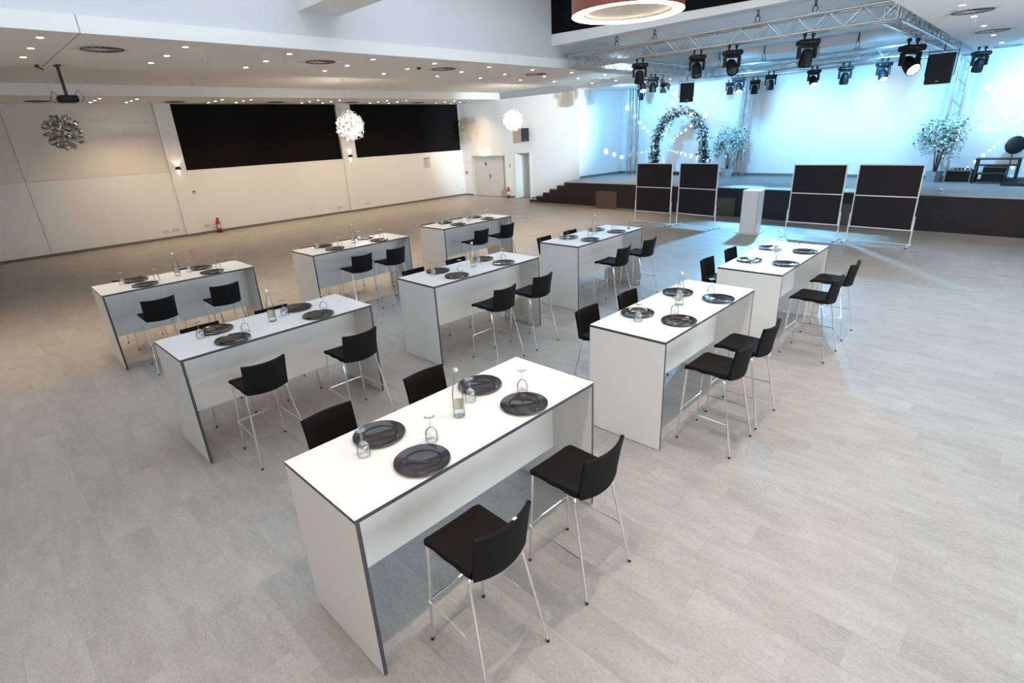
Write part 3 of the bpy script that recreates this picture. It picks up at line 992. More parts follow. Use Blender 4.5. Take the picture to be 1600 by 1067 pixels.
# ================================================================== trusses
def make_truss(label, p0, p1, s=0.27, group='aluminium trusses over the stage', pitch=0.27, cat='truss', rc=0.024, rb=0.0085):
    """square lattice girder between two points (p = centre of the girder)"""
    p0, p1 = Vector(p0), Vector(p1)
    L_ = (p1 - p0).length
    d = (p1 - p0).normalized()
    t = thing('truss', label, cat, p0, 0, group)
    t.rotation_euler = d.to_track_quat('Z', 'X' if abs(d.z) < 0.9 else 'Y').to_euler()
    h = s / 2
    ch = MB().tube([(0, 0, 0), (0, 0, L_)], rc, 10).mesh('chord', M['alu'], 40)
    for sx in (-1, 1):
        for sy in (-1, 1):
            put('chord', ch, t, (sx * h, sy * h, 0))
    n = max(2, round(L_ / pitch))
    st_ = L_ / n
    ln = math.hypot(s, st_)
    bm = MB().tube([(0, 0, 0), (0, 0, ln)], rb, 5, caps=False).mesh('brace', M['alu'], 60)
    ang = math.atan2(s, st_)
    for i in range(n):
        for face in range(4):
            up_ = (i + face // 2) % 2
            z = i * st_
            if face < 2:       # faces at y = +-h, brace runs in x
                y = (-h, h)[face]
                put('brace', bm, t, (-h if up_ else h, y, z), (0, ang if up_ else -ang, 0))
            else:
                x = (-h, h)[face - 2]
                put('brace', bm, t, (x, -h if up_ else h, z), (-ang if up_ else ang, 0, 0))
    fr_ = MB().box(-h, h, -h - 0.012, -h + 0.012, 0, 0.02).box(-h, h, h - 0.012, h + 0.012, 0, 0.02).box(-h - 0.012, -h + 0.012, -h, h, 0, 0.02).box(h - 0.012, h + 0.012, -h, h, 0, 0.02)
    me = fr_.mesh('end_frame', M['alu'])
    put('end_frame', me, t)
    put('end_frame', me, t, (0, 0, L_ - 0.02))
    return t


ZT = 4.47
XTL, XTR, YTF, YTB, YTR = -9.20, -2.50, 12.05, 19.45, 20.75
make_truss('silver lattice truss nearest the hall, hung under the header beam', (XTL - 0.13, YTF, ZT), (XTR + 0.13, YTF, ZT))
make_truss('silver lattice truss crossing the stage with most of the lamps', (XTL + 0.165, YTB, ZT), (XTR - 0.165, YTB, ZT))
make_truss('silver lattice truss running back along the left of the stage', (XTL, YTF + 0.165, ZT), (XTL, YTB + 0.16, ZT))
make_truss('silver lattice truss running back along the right of the stage', (XTR, YTF + 0.165, ZT), (XTR, YTB + 0.16, ZT))
make_truss('silver lattice truss close to the back wall behind the lamps', (XTL + 0.3, YTR + 0.15, ZT - 0.03), (XTR, YTR - 0.1, ZT - 0.03), s=0.24)
make_truss('upright lattice tower in the left corner of the stage', (-13.35, 21.45, STG), (-13.35, 21.45, ZS - 0.01), s=0.30, group='upright truss towers')
make_truss('upright lattice tower behind the left blossom tree', (-8.42, 21.10, STG), (-8.42, 21.10, 4.28), s=0.26, group='upright truss towers')
make_truss('upright lattice tower behind the right blossom tree', (-2.28, 20.65, STG), (-2.28, 20.65, 4.28), s=0.27, group='upright truss towers')


def chain(label, x, y, z0, z1):
    t = thing('hoist_chain', label, 'chain', (x, y, z0), 0, 'chains holding the trusses')
    n = 3
    hh = (z1 - z0 - 0.03)
    cl = MB().rbox(-0.10, 0.10, -0.06, 0.06, 0.0, 0.03, 0.006).build('clamp_plate', M['alu'], t)
    for i in range(2):
        l_ = MB()
        rz = hh / 2 * 0.56
        pts = []
        cz = 0.03 + hh * (0.25 + 0.5 * i)
        for k in range(17):
            a = 2 * PI * k / 16
            q = (math.cos(a) * 0.042, 0, cz + math.sin(a) * rz)
            pts.append(q if i == 0 else (0, q[0], q[2]))
        l_.tube(pts, 0.009, 6, caps=False)
        l_.build('link', M['black'], t, 60)
    return t


for i, x in enumerate((-8.0, -7.0, -4.75, -3.72)):
    chain('dark chain from header beam to front truss, number %s from the left' % ('one', 'two', 'three', 'four')[i], x, YTF, 4.632, 4.866)
for i, x in enumerate((-8.75, -7.3, -5.75, -4.7)):
    chain('slim chain holding the rear truss, number %s from the left' % ('one', 'two', 'three', 'four')[i], x, YTB - 0.12, 4.632, 5.055)


# ================================================================== stage lamps
def make_head(lit, size=1.0):
    t = thing('moving_head', 'x', 'stage light', group='moving head lamps')
    s = size
    for x in (-0.07, 0.07):
        MB().tube([(x * s, 0, 0.0), (x * s, 0, -0.07 * s)], 0.016 * s, 8).tube([(x * s - 0.02, 0, 0.0), (x * s + 0.02, 0, 0.0)], 0.03 * s, 10).build('clamp', M['black'], t)
    b_ = MB().rbox(-0.17 * s, 0.17 * s, -0.11 * s, 0.11 * s, -0.16 * s, -0.07 * s, 0.025 * s)
    b_.build('base', M['blackp'], t)
    yk = MB()
    yk.rbox(-0.15 * s, 0.15 * s, -0.05 * s, 0.05 * s, -0.20 * s, -0.165 * s, 0.01 * s)
    for x in (-1, 1):
        yk.rbox(x * 0.135 * s - 0.02 * s, x * 0.135 * s + 0.02 * s, -0.05 * s, 0.05 * s, -0.36 * s, -0.17 * s, 0.01 * s)
    yk.build('yoke', M['blackp'], t)
    hd = MB().lathe([(0.0, 0.13 * s), (0.06 * s, 0.125 * s), (0.085 * s, 0.09 * s), (0.10 * s, 0.0), (0.11 * s, -0.10 * s), (0.105 * s, -0.15 * s), (0.092 * s, -0.155 * s), (0.09 * s, -0.135 * s), (0.0, -0.135 * s)], 20)
    h_ = hd.build('head', M['blackp'], t, 50)
    h_.location = (0, 0, -0.34 * s)
    l_ = MB().lathe([(0.088 * s, -0.14 * s), (0.06 * s, -0.155 * s), (0.0, -0.16 * s)], 20).build('lens', M['lamp_lit'] if lit else M['lamp_off'], h_, 60)
    MB().box(-0.008, 0.008, -0.112 * s, -0.108 * s, -0.125 * s, -0.113 * s).build('indicator', M['red'], t)
    return t


heads = {True: make_head(True), False: make_head(False)}
hused = {True: [], False: []}


def head(lit, x, y, z, rz, tilt, size, label):
    o = place(heads[lit], hused[lit], (x, y, z), rz, label, 'moving head lamps')
    o.scale = (size, size, size)
    for c in o.children:
        if c.name.startswith('head'):
            c.rotation_euler = (tilt, 0, 0)
    return o


HL = [
    (False, -7.27, 11.915, 4.283, 0.75, 0.15, 1.00, 'black moving head lamp leftmost under the front truss'),
    (False, -5.88, 11.915, 4.283, 0.6, -0.5, 1.00, 'black moving head lamp second from left under front truss'),
    (False, -5.13, 11.915, 4.283, 0.75, -0.8, 1.06, 'black moving head lamp third from left under front truss'),
    (False, -3.72, 11.915, 4.283, 0.75, 0.2, 1.08, 'black moving head lamp rightmost under the front truss'),
    (True, -8.00, 19.315, 4.283, 0.6, -0.5, 1.05, 'lit moving head leftmost on the rear truss, before a tower'),
    (False, -7.00, 19.315, 4.283, 0.3, 0.1, 1.05, 'dark moving head second from left on the rear truss'),
    (True, -5.75, 19.315, 4.283, 0.7, -0.6, 1.05, 'lit moving head third on the rear truss, above the third pinboard'),
    (False, -4.90, 19.315, 4.283, 0.5, 0.2, 1.10, 'dark moving head fourth on the rear truss'),
    (True, -3.95, 19.315, 4.283, 0.7, -0.55, 1.10, 'lit moving head rightmost on the rear truss'),
    (False, -8.93, 20.80, 4.265, 0.4, 0.0, 0.95, 'small dark moving head near the wall, left of the lit one'),
    (False, -8.05, 20.78, 4.265, 0.4, 0.1, 1.05, 'dark moving head near the wall, right of the middle tower'),
    (True, -9.065, 15.05, 4.283, 0.8, -0.5, 0.95, 'moving head on the left side truss, nearer of a pair'),
    (False, -9.065, 15.62, 4.283, 0.8, 0.0, 0.95, 'moving head on the left side truss, further of a pair'),
    (True, -12.58, 20.80, 4.34, 0.7, 0.3, 0.9, 'small lit moving head under the ceiling by the left tower'),
    (True, -2.635, 15.10, 4.283, 0.85, -0.9, 1.35, 'large moving head with glowing lens on the right side truss'),
    (False, -1.92, 19.85, 4.345, 0.6, 0.3, 1.15, 'dark moving head on the ceiling at far right by the wall'),
]
for h in HL:
    head(*h)
# a barn-door par lamp on the left side truss
t = thing('par_lamp', 'open barn-door lamp on the left side truss', 'stage light', (-9.065, 16.2, 4.283), 0.8)
MB().tube([(0, 0, 0.027), (0, 0, -0.10)], 0.012, 8).build('hanger', M['black'], t)
cn = MB().lathe([(0.0, 0.16), (0.05, 0.15), (0.07, 0.10), (0.09, -0.10), (0.095, -0.12)], 16)
cn.xform(Matrix.Translation((0, 0, -0.2)) @ Matrix.Rotation(-0.9, 4, 'X'))
cn.build('can', M['alu'], t, 50)
for a in range(4):
    d_ = MB().poly([(-0.08, 0.095, -0.12), (0.08, 0.095, -0.12), (0.11, 0.16, -0.26), (-0.11, 0.16, -0.26)]).poly([(-0.11, 0.165, -0.26), (0.11, 0.165, -0.26), (0.08, 0.10, -0.12), (-0.08, 0.10, -0.12)])
    d_.xform(Matrix.Translation((0, 0, -0.2)) @ Matrix.Rotation(-0.9, 4, 'X') @ Matrix.Rotation(a * PI / 2, 4, 'Z'))
    d_.build('barn_door', M['alu'], t)


# ================================================================== loudspeakers
def speaker(label, loc, rz, tilt, w, h, d, hang=0.0, wallarm=False):
    t = thing('loudspeaker', label, 'loudspeaker', loc, rz, 'black loudspeakers')
    t.rotation_euler = (tilt, 0, rz)
    b_ = MB()
    P = [(-w / 2, -d / 2), (w / 2, -d / 2), (w / 2, d * 0.05), (w * 0.28, d / 2), (-w * 0.28, d / 2), (-w / 2, d * 0.05)]
    n = len(P)
    b_.poly([(x, y, 0) for x, y in P][::-1]).poly([(x, y, h) for x, y in P])
    for i in range(n):
        a, c = P[i], P[(i + 1) % n]
        b_.poly([(*a, 0), (*c, 0), (*c, h), (*a, h)])
    b_.build('cabinet', M['blackp'], t)
    MB().rbox(-w / 2 + 0.015, w / 2 - 0.015, -d / 2 - 0.014, -d / 2 + 0.004, 0.015, h - 0.015, 0.006).build('grille', M['grille'], t)
    MB().box(-0.03, 0.03, -d / 2 - 0.017, -d / 2 - 0.013, 0.045, 0.06).build('badge', M['alu'], t)
    if hang:
        br = MB().tube([(-w / 2 - 0.01, 0, h * 0.25), (-w / 2 - 0.03, 0, h * 0.3), (-w / 2 - 0.03, 0, h + 0.06), (w / 2 + 0.03, 0, h + 0.06), (w / 2 + 0.03, 0, h * 0.3), (w / 2 + 0.01, 0, h * 0.25)], 0.011, 6)
        br.tube([(0, 0, h + 0.06), (0, 0, h + hang)], 0.012, 6)
        br.build('bracket', M['black'], t)
    if wallarm:
        MB().tube([(0, d / 2 - 0.02, h * 0.45), (0.02, d / 2 + 0.235, h * 0.45)], 0.018, 8).build('wall_arm', M['black'], t)
    return t


speaker('black loudspeaker hanging in a bracket above the flower arch', (-9.065, 17.75, 3.55), 0.62, 0.0, 0.40, 0.56, 0.36, 0.205)
speaker('black loudspeaker hanging at the right end of the stage truss', (-2.365, 17.25, 3.47), 0.05, 0.0, 0.50, 0.64, 0.44, 0.205)
speaker('black loudspeaker on the wall above the narrow door', (-17.15, 18.72, 2.55), 0.75, 0.10, 0.34, 0.52, 0.30, 0, True)

# ================================================================== drum pendant
t = thing('drum_pendant', 'large copper drum pendant with a glowing ring at the top', 'lamp', (-5.9, 9.2, 4.71))
R_ = 0.965
MB().lathe([(R_, 0.0), (R_, 0.62), (R_ - 0.012, 0.62), (R_ - 0.012, 0.02)], 64).build('shade', M['copper'], t, 40)
MB().lathe([(R_ - 0.004, 0.0), (R_ - 0.19, 0.0), (R_ - 0.19, 0.02), (R_ - 0.012, 0.02)], 64).build('ring_diffuser', M['ring'], t, 40)
MB().lathe([(R_ - 0.19, 0.06), (0.0, 0.06)], 64).build('inner_disc', M['disc'], t, 40)
MB().lathe([(R_ - 0.19, 0.0), (R_ - 0.19, 0.07)], 64).build('inner_rim', M['white'], t, 40)
for a in range(3):
    c_, s_ = math.cos(a * 2.094), math.sin(a * 2.094)
    MB().tube([(0.8 * c_, 0.8 * s_, 0.62), (0.8 * c_, 0.8 * s_, 2.09)], 0.004, 6).build('cable', M['alu'], t)


# ================================================================== ribbon chandeliers
def chandelier(label, loc, r, lit, ztop, n=85, seed=1):
    rnd = random.Random(seed)
    t = thing('ribbon_chandelier', label, 'chandelier', loc, 0, 'ball chandeliers of curled ribbon')
    mb = MB()
    for i in range(n):
        z = 1 - 2 * (i + 0.5) / n
        ph = i * 2.39996
        dr = Vector((math.sqrt(1 - z * z) * math.cos(ph), math.sqrt(1 - z * z) * math.sin(ph), z))
        rad = r * rnd.uniform(0.20, 0.30)
        cen = dr * r * rnd.uniform(0.74, 0.86)
        ax = Vector((rnd.gauss(0, 1), rnd.gauss(0, 1), rnd.gauss(0, 1))).normalized()
        ax = (ax - dr * ax.dot(dr) * 0.6).normalized()
        e1 = ax.orthogonal().normalized()
        e2 = ax.cross(e1)
        wd_ = r * 0.085
        a0, sw = rnd.uniform(0, 6.28), rnd.uniform(4.0, 6.0)
        i0 = len(mb.v)
        ns = 12
        for k in range(ns + 1):
            a = a0 + sw * k / ns
            rr = rad * (1 - 0.3 * k / ns)
            p = cen + (e1 * math.cos(a) + e2 * math.sin(a)) * rr
            mb.v += [tuple(p - ax * wd_), tuple(p + ax * wd_)]
        for k in range(ns):
            mb.f.append((i0 + 2 * k, i0 + 2 * k + 1, i0 + 2 * k + 3, i0 + 2 * k + 2))
            mb.m.append(0)
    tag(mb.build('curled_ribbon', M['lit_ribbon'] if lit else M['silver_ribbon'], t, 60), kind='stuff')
    MB().lathe([(0, -0.07), (0.05, -0.05), (0.07, 0), (0.05, 0.05), (0, 0.07)], 12).build('bulb', M['bulb'] if lit else M['white'], t, 60)
    if lit:
        d_ = bpy.data.lights.new('chandelier_lamp', 'POINT')
        d_.energy = 60
        d_.color = NEUT
        d_.shadow_soft_size = r
        o_ = bpy.data.objects.new('chandelier_lamp', d_)
        COL.objects.link(o_)
        o_.location = loc
    MB().tube([(0, 0, 0.06), (0, 0, ztop - loc[2])], 0.003, 6).build('cord', M['chrome'], t)
    MB().lathe([(0, ztop - loc[2] - 0.03), (0.05, ztop - loc[2] - 0.03), (0.06, ztop - loc[2])], 12).build('ceiling_rose', M['white'], t)
    return t


chandelier('unlit silver ribbon ball chandelier over the left wall panels', (-15.9, 2.25, 3.38), 0.37, False, 4.65, 52, 3)
chandelier('bright ribbon ball chandelier before the middle wall pilaster', (-15.9, 9.35, 3.33), 0.44, True, 4.65, 60, 5)
chandelier('bright ribbon ball chandelier near the double door', (-15.9, 16.65, 3.37), 0.40, True, 4.65, 52, 9)

# ================================================================== downlights, vents, ceiling bits
dl = thing('downlight', 'x', 'downlight', group='recessed ceiling downlights')
MB().lathe([(0.058, 0.0), (0.058, -0.004), (0.046, -0.006), (0.042, -0.001), (0.042, 0.0)], 20).build('trim_ring', M['trim'], dl, 40)
MB().lathe([(0.042, -0.001), (0.025, -0.004), (0.0, -0.005)][::-1], 16).build('lens', M['lens'], dl, 60)
du = []
ORD = ['first', 'second', 'third', 'fourth', 'fifth', 'sixth', 'seventh', 'eighth', 'ninth', 'tenth', 'eleventh']
for j, y in enumerate(MID_Y):
    for i, x in enumerate(MID_X):
        place(dl, du, (x, y, ZS - 0.0005), 0, 'lit downlight, %s of three, %s row along the middle ceiling band' % (('nearest', 'centre', 'rear')[i], ORD[j]), 'recessed ceiling downlights')
for j, y in enumerate(WALL_Y):
    for i, x in enumerate(WALL_X):
        place(dl, du, (x, y, ZS - 0.0005), 0, 'lit downlight, %s of three, %s row along the left wall ceiling band' % (('nearest', 'centre', 'rear')[i], ORD[j]), 'recessed ceiling downlights')
for j, y in enumerate(y for y in RIGHT_Y if y > 11):
    place(dl, du, (-1.52, y, ZS - 0.0005), 0, 'lit downlight, %s in line on the ceiling at top right' % ORD[j], 'recessed ceiling downlights')


def make_vent(slats):
    t = thing('air_vent', 'x', 'vent', group='round ceiling air vents')
    MB().rbox(-0.31, 0.31, -0.31, 0.31, -0.006, 0.0, 0.002).build('plate', M['trim'], t)
    MB().lathe([(0.285, -0.006), (0.285, -0.012), (0.275, -0.013), (0.27, -0.0075), (0.0, -0.0075)], 32).build('dark_disc', M['dark'], t, 40)
    if slats:
        sl = MB().box(0.05, 0.262, -0.004, 0.004, -0.0105, -0.0085).mesh('slat', M['trim'])
        for k in range(16):
            put('slat', sl, t, None, (0.35, 0, k * PI / 8))
        MB().lathe([(0.055, -0.008), (0.05, -0.017), (0.0, -0.017)], 12).build('hub', M['trim'], t, 40)
    return t


v1, v0 = make_vent(True), make_vent(False)
u1, u0_ = [], []
for j, y in enumerate((2.34, 5.93, 9.06, 12.37, 15.68)):
    place(v1, u1, (-10.84, y, ZS - 0.0005), PI / 8, 'round slatted air vent, %s along the middle ceiling band' % ORD[j], 'round ceiling air vents')
for j, y in enumerate((12.66, 16.17, 20.45)):
    place(v1, u1, (-1.47, y, ZS - 0.0005), PI / 8, 'round slatted air vent, %s on the ceiling at top right' % ORD[j], 'round ceiling air vents')
for j, y in enumerate((2.6, 6.07, 9.38, 12.5, 15.84)):
    place(v0, u0_, (-20.85, y, ZS - 0.0005), 0, 'dark round air vent seen edge-on, %s along the left wall ceiling' % ORD[j], 'round ceiling air vents')


def detector(label, x, y, dark=False):
    t = thing('smoke_detector', label, 'detector', (x, y, ZS - 0.0005), 0, 'smoke detectors')
    MB().lathe([(0.055, 0.0), (0.055, -0.018), (0.04, -0.028), (0.025, -0.045), (0.0, -0.047)], 18).build('housing', M['black'] if dark else M['trim'], t, 40)
    MB().lathe([(0.062, 0.0), (0.062, -0.006), (0.055, -0.006)], 18).build('base_ring', M['trim'], t, 40)


detector('small white smoke detector beside the second row of downlights', -11.35, 3.95)
detector('small black dome camera on the middle ceiling band', -10.85, 8.35, True)
detector('small white smoke detector on the left wall ceiling band', -20.9, 5.35)

# ---- projector on a ceiling pole
t = thing('projector', 'dark projector with looping cables hanging from the ceiling at left', 'projector', (-12.95, 2.05, 4.37))
MB().box(-0.11, 0.11, -0.04, 0.04, -0.02, 0.0).build('ceiling_plate', M['black'], t)
MB().box(-0.035, 0.035, -0.02, 0.02, -0.50, -0.02).build('pole', M['black'], t)
MB().rbox(-0.17, 0.17, -0.14, 0.14, -0.60, -0.49, 0.02).build('body', M['blackp'], t)
MB().lathe([(0.045, 0), (0.045, 0.04), (0.0, 0.04)], 14).xform(Matrix.Translation((0.12, -0.05, -0.545)) @ Matrix.Rotation(PI / 2, 4, 'Y')).build('lens', M['lamp_off'], t)
for k in range(3):
    a = 0.12 + 0.05 * k
    MB().tube([(-0.10 + 0.1 * k, 0.1 * (k - 1), -0.49), (-0.2 + 0.16 * k, 0.16 * (k - 1), -0.40), (-0.24 + 0.2 * k, 0.22 * (k - 1), -0.55), (-0.1 + 0.1 * k, 0.17 * (k - 1), -0.60)], 0.006, 6).build('cable', M['rubber'], t, 60)
t = thing('junction_bracket', 'small dark bracket on the ceiling left of the projector', 'bracket', (-13.05, 1.78, 4.37))
MB().box(-0.08, 0.08, -0.02, 0.02, -0.03, 0.0).build('plate', M['black'], t)
MB().tube([(0, 0, -0.03), (0.02, 0.08, -0.07)], 0.012, 6).build('arm', M['black'], t)

# ================================================================== wall fittings
for k, y in enumerate((5.89, 12.58)):
    t = thing('wall_lamp', ('black up-and-down wall lamp on the left pilaster', 'black up-and-down wall lamp on the middle pilaster')[k], 'wall lamp', (XL + 0.05, y, 2.33), 0, 'pilaster wall lamps')
    hb = MB()
    P = [(0.0, -0.085, -0.055), (0.085, -0.085, -0.055), (0.085, 0.085, -0.055), (0.0, 0.085, -0.055)]
    Q = [(0.0, -0.06, 0.05), (0.07, -0.06, 0.05), (0.07, 0.06, 0.05), (0.0, 0.06, 0.05)]
    for i in range(4):
        hb.poly([P[i], P[(i + 1) % 4], Q[(i + 1) % 4], Q[i]])
    hb.build('housing', M['black'], t)
    MB().box(0.015, 0.06, -0.045, 0.045, 0.010, 0.020).build('upper_lens', M['glow'], t)
    MB().box(0.015, 0.07, -0.06, 0.06, -0.035, -0.022).build('lower_lens', M['glow'], t)
    spot('wall_lamp_up', (XL + 0.10, y, 2.40), (XL + 0.07, y, 3.5), 1.5, NEUT, 120, 0.6, 0.02)
    spot('wall_lamp_down', (XL + 0.10, y, 2.26), (XL + 0.07, y, 1.0), 0.5, NEUT, 100, 0.6, 0.02)


def extinguisher(label, x, y, rz):
    t = thing('fire_extinguisher', label, 'fire extinguisher', (x, y, 0), rz, 'red fire extinguishers')
    MB().lathe([(0.0, 0.0), (0.08, 0.0), (0.085, 0.01), (0.085, 0.07), (0.0, 0.07)], 20).build('foot_ring', M['black'], t, 40)
    cy = MB().lathe([(0.0, 0.06), (0.078, 0.06), (0.08, 0.08), (0.08, 0.36), (0.07, 0.41), (0.04, 0.445), (0.025, 0.455), (0.025, 0.48), (0.0, 0.48)], 20).build('cylinder', M['red'], t, 50)
    lb = MB().grid(lambda u, v: (0.0806 * math.cos(-1.2 + 2.4 * u), 0.0806 * math.sin(-1.2 + 2.4 * u), 0.16 + 0.14 * v), 8, 1)
    lb.build('instruction_label', M['paper'], cy)
    MB().box(-0.02, 0.09, -0.014, 0.014, 0.48, 0.50).box(-0.02, 0.08, -0.012, 0.012, 0.515, 0.53).box(-0.02, 0.01, -0.014, 0.014, 0.48, 0.53).build('valve_handle', M['black'], t)
    MB().tube([(-0.02, 0, 0.49), (-0.07, 0.02, 0.47), (-0.098, 0.03, 0.36), (-0.095, 0.03, 0.15)], 0.011, 8).build('hose', M['black'], t, 60)


extinguisher('red fire extinguisher standing at the foot of the left wall', XL + 0.17, 6.70, 0.3)
extinguisher('red fire extinguisher standing between the two doors', -18.46, YD - 0.17, -1.2)


def wall_box(name, label, cat, y0, y1, z0, z1, m, group=None, d=0.012, inner=None):
    t = thing(name, label, cat, (XL, (y0 + y1) / 2, z0), 0, group)
    w = (y1 - y0) / 2
    MB().rbox(0.0, d, -w, w, 0, z1 - z0, 0.003).build('plate', m, t)
    if inner == 'socket':
        n = max(1, round((y1 - y0) / 0.085))
        for i in range(n):
            c = -w + (i + 0.5) * (y1 - y0) / n
            MB().lathe([(0.028, 0), (0.026, -0.006), (0.0, -0.006)], 14).xform(Matrix.Translation((d + 0.003, c, (z1 - z0) / 2)) @ Matrix.Rotation(PI / 2, 4, 'Y')).build('socket_insert', M['paper'], t)
    return t


wall_box('wall_socket', 'leftmost white socket pair low on the long wall', 'socket', 4.92, 5.12, 0.25, 0.335, M['trim'], 'wall sockets', inner='socket')
wall_box('wall_socket', 'yellowish socket pair low on the wall just left of the pilaster', 'socket', 5.20, 5.42, 0.25, 0.335, M['label'], 'wall sockets', inner='socket')
wall_box('wall_socket', 'yellowish socket low on the wall left of the extinguisher', 'socket', 6.27, 6.43, 0.24, 0.32, M['label'], 'wall sockets', inner='socket')
wall_box('wall_socket', 'white socket low on the wall left of the middle pilaster', 'socket', 11.62, 11.88, 0.25, 0.33, M['trim'], 'wall sockets', inner='socket')
wall_box('wall_socket', 'white double socket low on the wall right of the middle pilaster', 'socket', 12.98, 13.26, 0.25, 0.33, M['trim'], 'wall sockets', inner='socket')
wall_box('wall_socket', 'white socket low on the wall by the far corner', 'socket', 18.75, 18.92, 0.25, 0.33, M['trim'], 'wall sockets', inner='socket')
t = wall_box('wall_notice', 'grey printed notice on the white wall under the right black panel', 'notice', 16.48, 16.87, 1.55, 2.02, M['paper'])
MB().box(0.012, 0.0135, -0.17, 0.17, 0.40, 0.445).build('heading_bar', M['base'], t)
for k in range(7):
    MB().box(0.012, 0.0130, -0.16, 0.10 - 0.03 * (k % 3), 0.34 - 0.045 * k, 0.352 - 0.045 * k).build('text_line', M['seam'], t)
t = wall_box('fire_sign', 'small red and white fire sign below the left wall lamp', 'sign', 6.17, 6.29, 1.43, 1.55, M['white'])
MB().box(0.012, 0.0135, -0.045, 0.02, 0.045, 0.105).build('pictogram', M['red'], t)
MB().box(0.0136, 0.0145, -0.03, 0.0, 0.06, 0.10).build('pictogram_mark', M['black'], t)
t = thing('fire_alarm', 'small red fire alarm button left of the double door', 'alarm button', (-21.55, YD, 1.07), 0)
MB().rbox(-0.06, 0.06, -0.04, 0.0, 0, 0.13, 0.006).build('case', M['red'], t)
MB().box(-0.02, 0.02, -0.044, -0.04, 0.045, 0.085).build('button', M['white'], t)
t = thing('wall_switch', 'round dark pictogram sign between the two doors', 'sign', (-18.45, YD, 1.38), 0)
MB().rbox(-0.07, 0.07, -0.008, 0.0, 0, 0.16, 0.002).build('plate', M['white'], t)
MB().box(-0.04, 0.04, -0.010, -0.008, 0.09, 0.14).box(-0.03, 0.03, -0.010, -0.008, 0.02, 0.06).build('pictogram', M['black'], t)
t = thing('exit_sign', 'glowing white emergency exit lamp above the double door', 'exit sign', (-20.15, YD, 2.07), 0)
MB().rbox(-0.16, 0.16, -0.10, 0.0, 0.16, 0.20, 0.006).build('housing', M['trim'], t)
MB().rbox(-0.15, 0.15, -0.08, -0.02, 0.0, 0.16, 0.004).build('lit_panel', M['exit'], t)


# ================================================================== stage decoration
def leaf_cloud(mb, pts, size, rnd, mi=0, per=1):
    for p in pts:
        for _ in range(per):
            n = Vector((rnd.gauss(0, 1), rnd.gauss(0, 1), rnd.gauss(0, 1))).normalized()
            a = n.orthogonal().normalized()
            b_ = n.cross(a)
            th = rnd.uniform(0, 6.28)
            a, b_ = a * math.cos(th) + b_ * math.sin(th), b_ * math.cos(th) - a * math.sin(th)
            s = size * rnd.uniform(0.6, 1.3)
            p = Vector(p)
            mb.poly([p - a * s, p - b_ * s * 0.5 + n * s * 0.12, p + a * s, p + b_ * s * 0.5 + n * s * 0.12], mi)


def flower_arch():
    rnd = random.Random(11)
    t = thing('flower_arch', 'garden arch covered in leaves and pale flowers on the stage', 'arch', (-10.70, 20.60, STG), math.radians(-3.6))
    hw, hs, top = 1.06, 0.95, 2.42

    def pt(u, rr=1.0):
        # u 0..1 along the arch
        if u < 0.22:
            return Vector((-hw * 1.08 + 0.08 * hw * (u / 0.22), 0, hs * (u / 0.22)))
        if u > 0.78:
            return Vector((hw * 1.08 - 0.08 * hw * ((1 - u) / 0.22), 0, hs * ((1 - u) / 0.22)))
        a = PI * (1 - (u - 0.22) / 0.56)
        return Vector((hw * math.cos(a), 0, hs + (top - hs) * math.sin(a) ** 0.9))
    for y in (-0.14, 0.14):
        MB().tube([pt(k / 40) + Vector((0, y, 0)) for k in range(41)], 0.012, 6).build('arch_rail', M['white'], t, 60)
    for k in range(2, 39, 3):
        MB().tube([pt(k / 40) + Vector((0, -0.14, 0)), pt(k / 40) + Vector((0, 0.14, 0))], 0.006, 5).build('rung', M['white'], t)
    lv, fw = MB(), MB()
    for i in range(3200):
        u = rnd.uniform(0.06, 0.94)
        c = pt(u) + Vector((rnd.gauss(0, 0.075), rnd.gauss(0, 0.12), rnd.gauss(0, 0.075)))
        leaf_cloud(lv, [c], 0.055, rnd)
    for k in range(9):
        x = rnd.choice([-0.75, -0.5, -0.42, 0.1, 0.35, 0.62, 0.8, 0.95, -0.2]) + rnd.uniform(-0.06, 0.06)
        a = math.acos(max(-1, min(1, x / hw)))
        z0 = hs + (top - hs) * math.sin(a) ** 0.9
        ln = rnd.uniform(0.25, 0.75)
        for q in range(22):
            leaf_cloud(lv, [(x + rnd.gauss(0, 0.025), rnd.gauss(0, 0.1), z0 - ln * q / 22)], 0.035, rnd)
    for i in range(420):
        u = rnd.choice([rnd.gauss(0.36, 0.10), rnd.gauss(0.50, 0.06), rnd.gauss(0.68, 0.08), rnd.uniform(0.15, 0.85)])
        u = min(0.93, max(0.07, u))
        c = pt(u) + Vector((rnd.gauss(0, 0.07), -0.12 + rnd.gauss(0, 0.09), 0.02 + rnd.gauss(0, 0.07)))
        leaf_cloud(fw, [c, c + Vector((0.01, -0.01, 0.01))], 0.05, rnd)
    tag(lv.build('foliage', M['leaf'], t), 'dark green leaves and hanging vines', kind='stuff')
    tag(fw.build('blossoms', M['flower'], t), 'cream and pale pink flowers', kind='stuff')


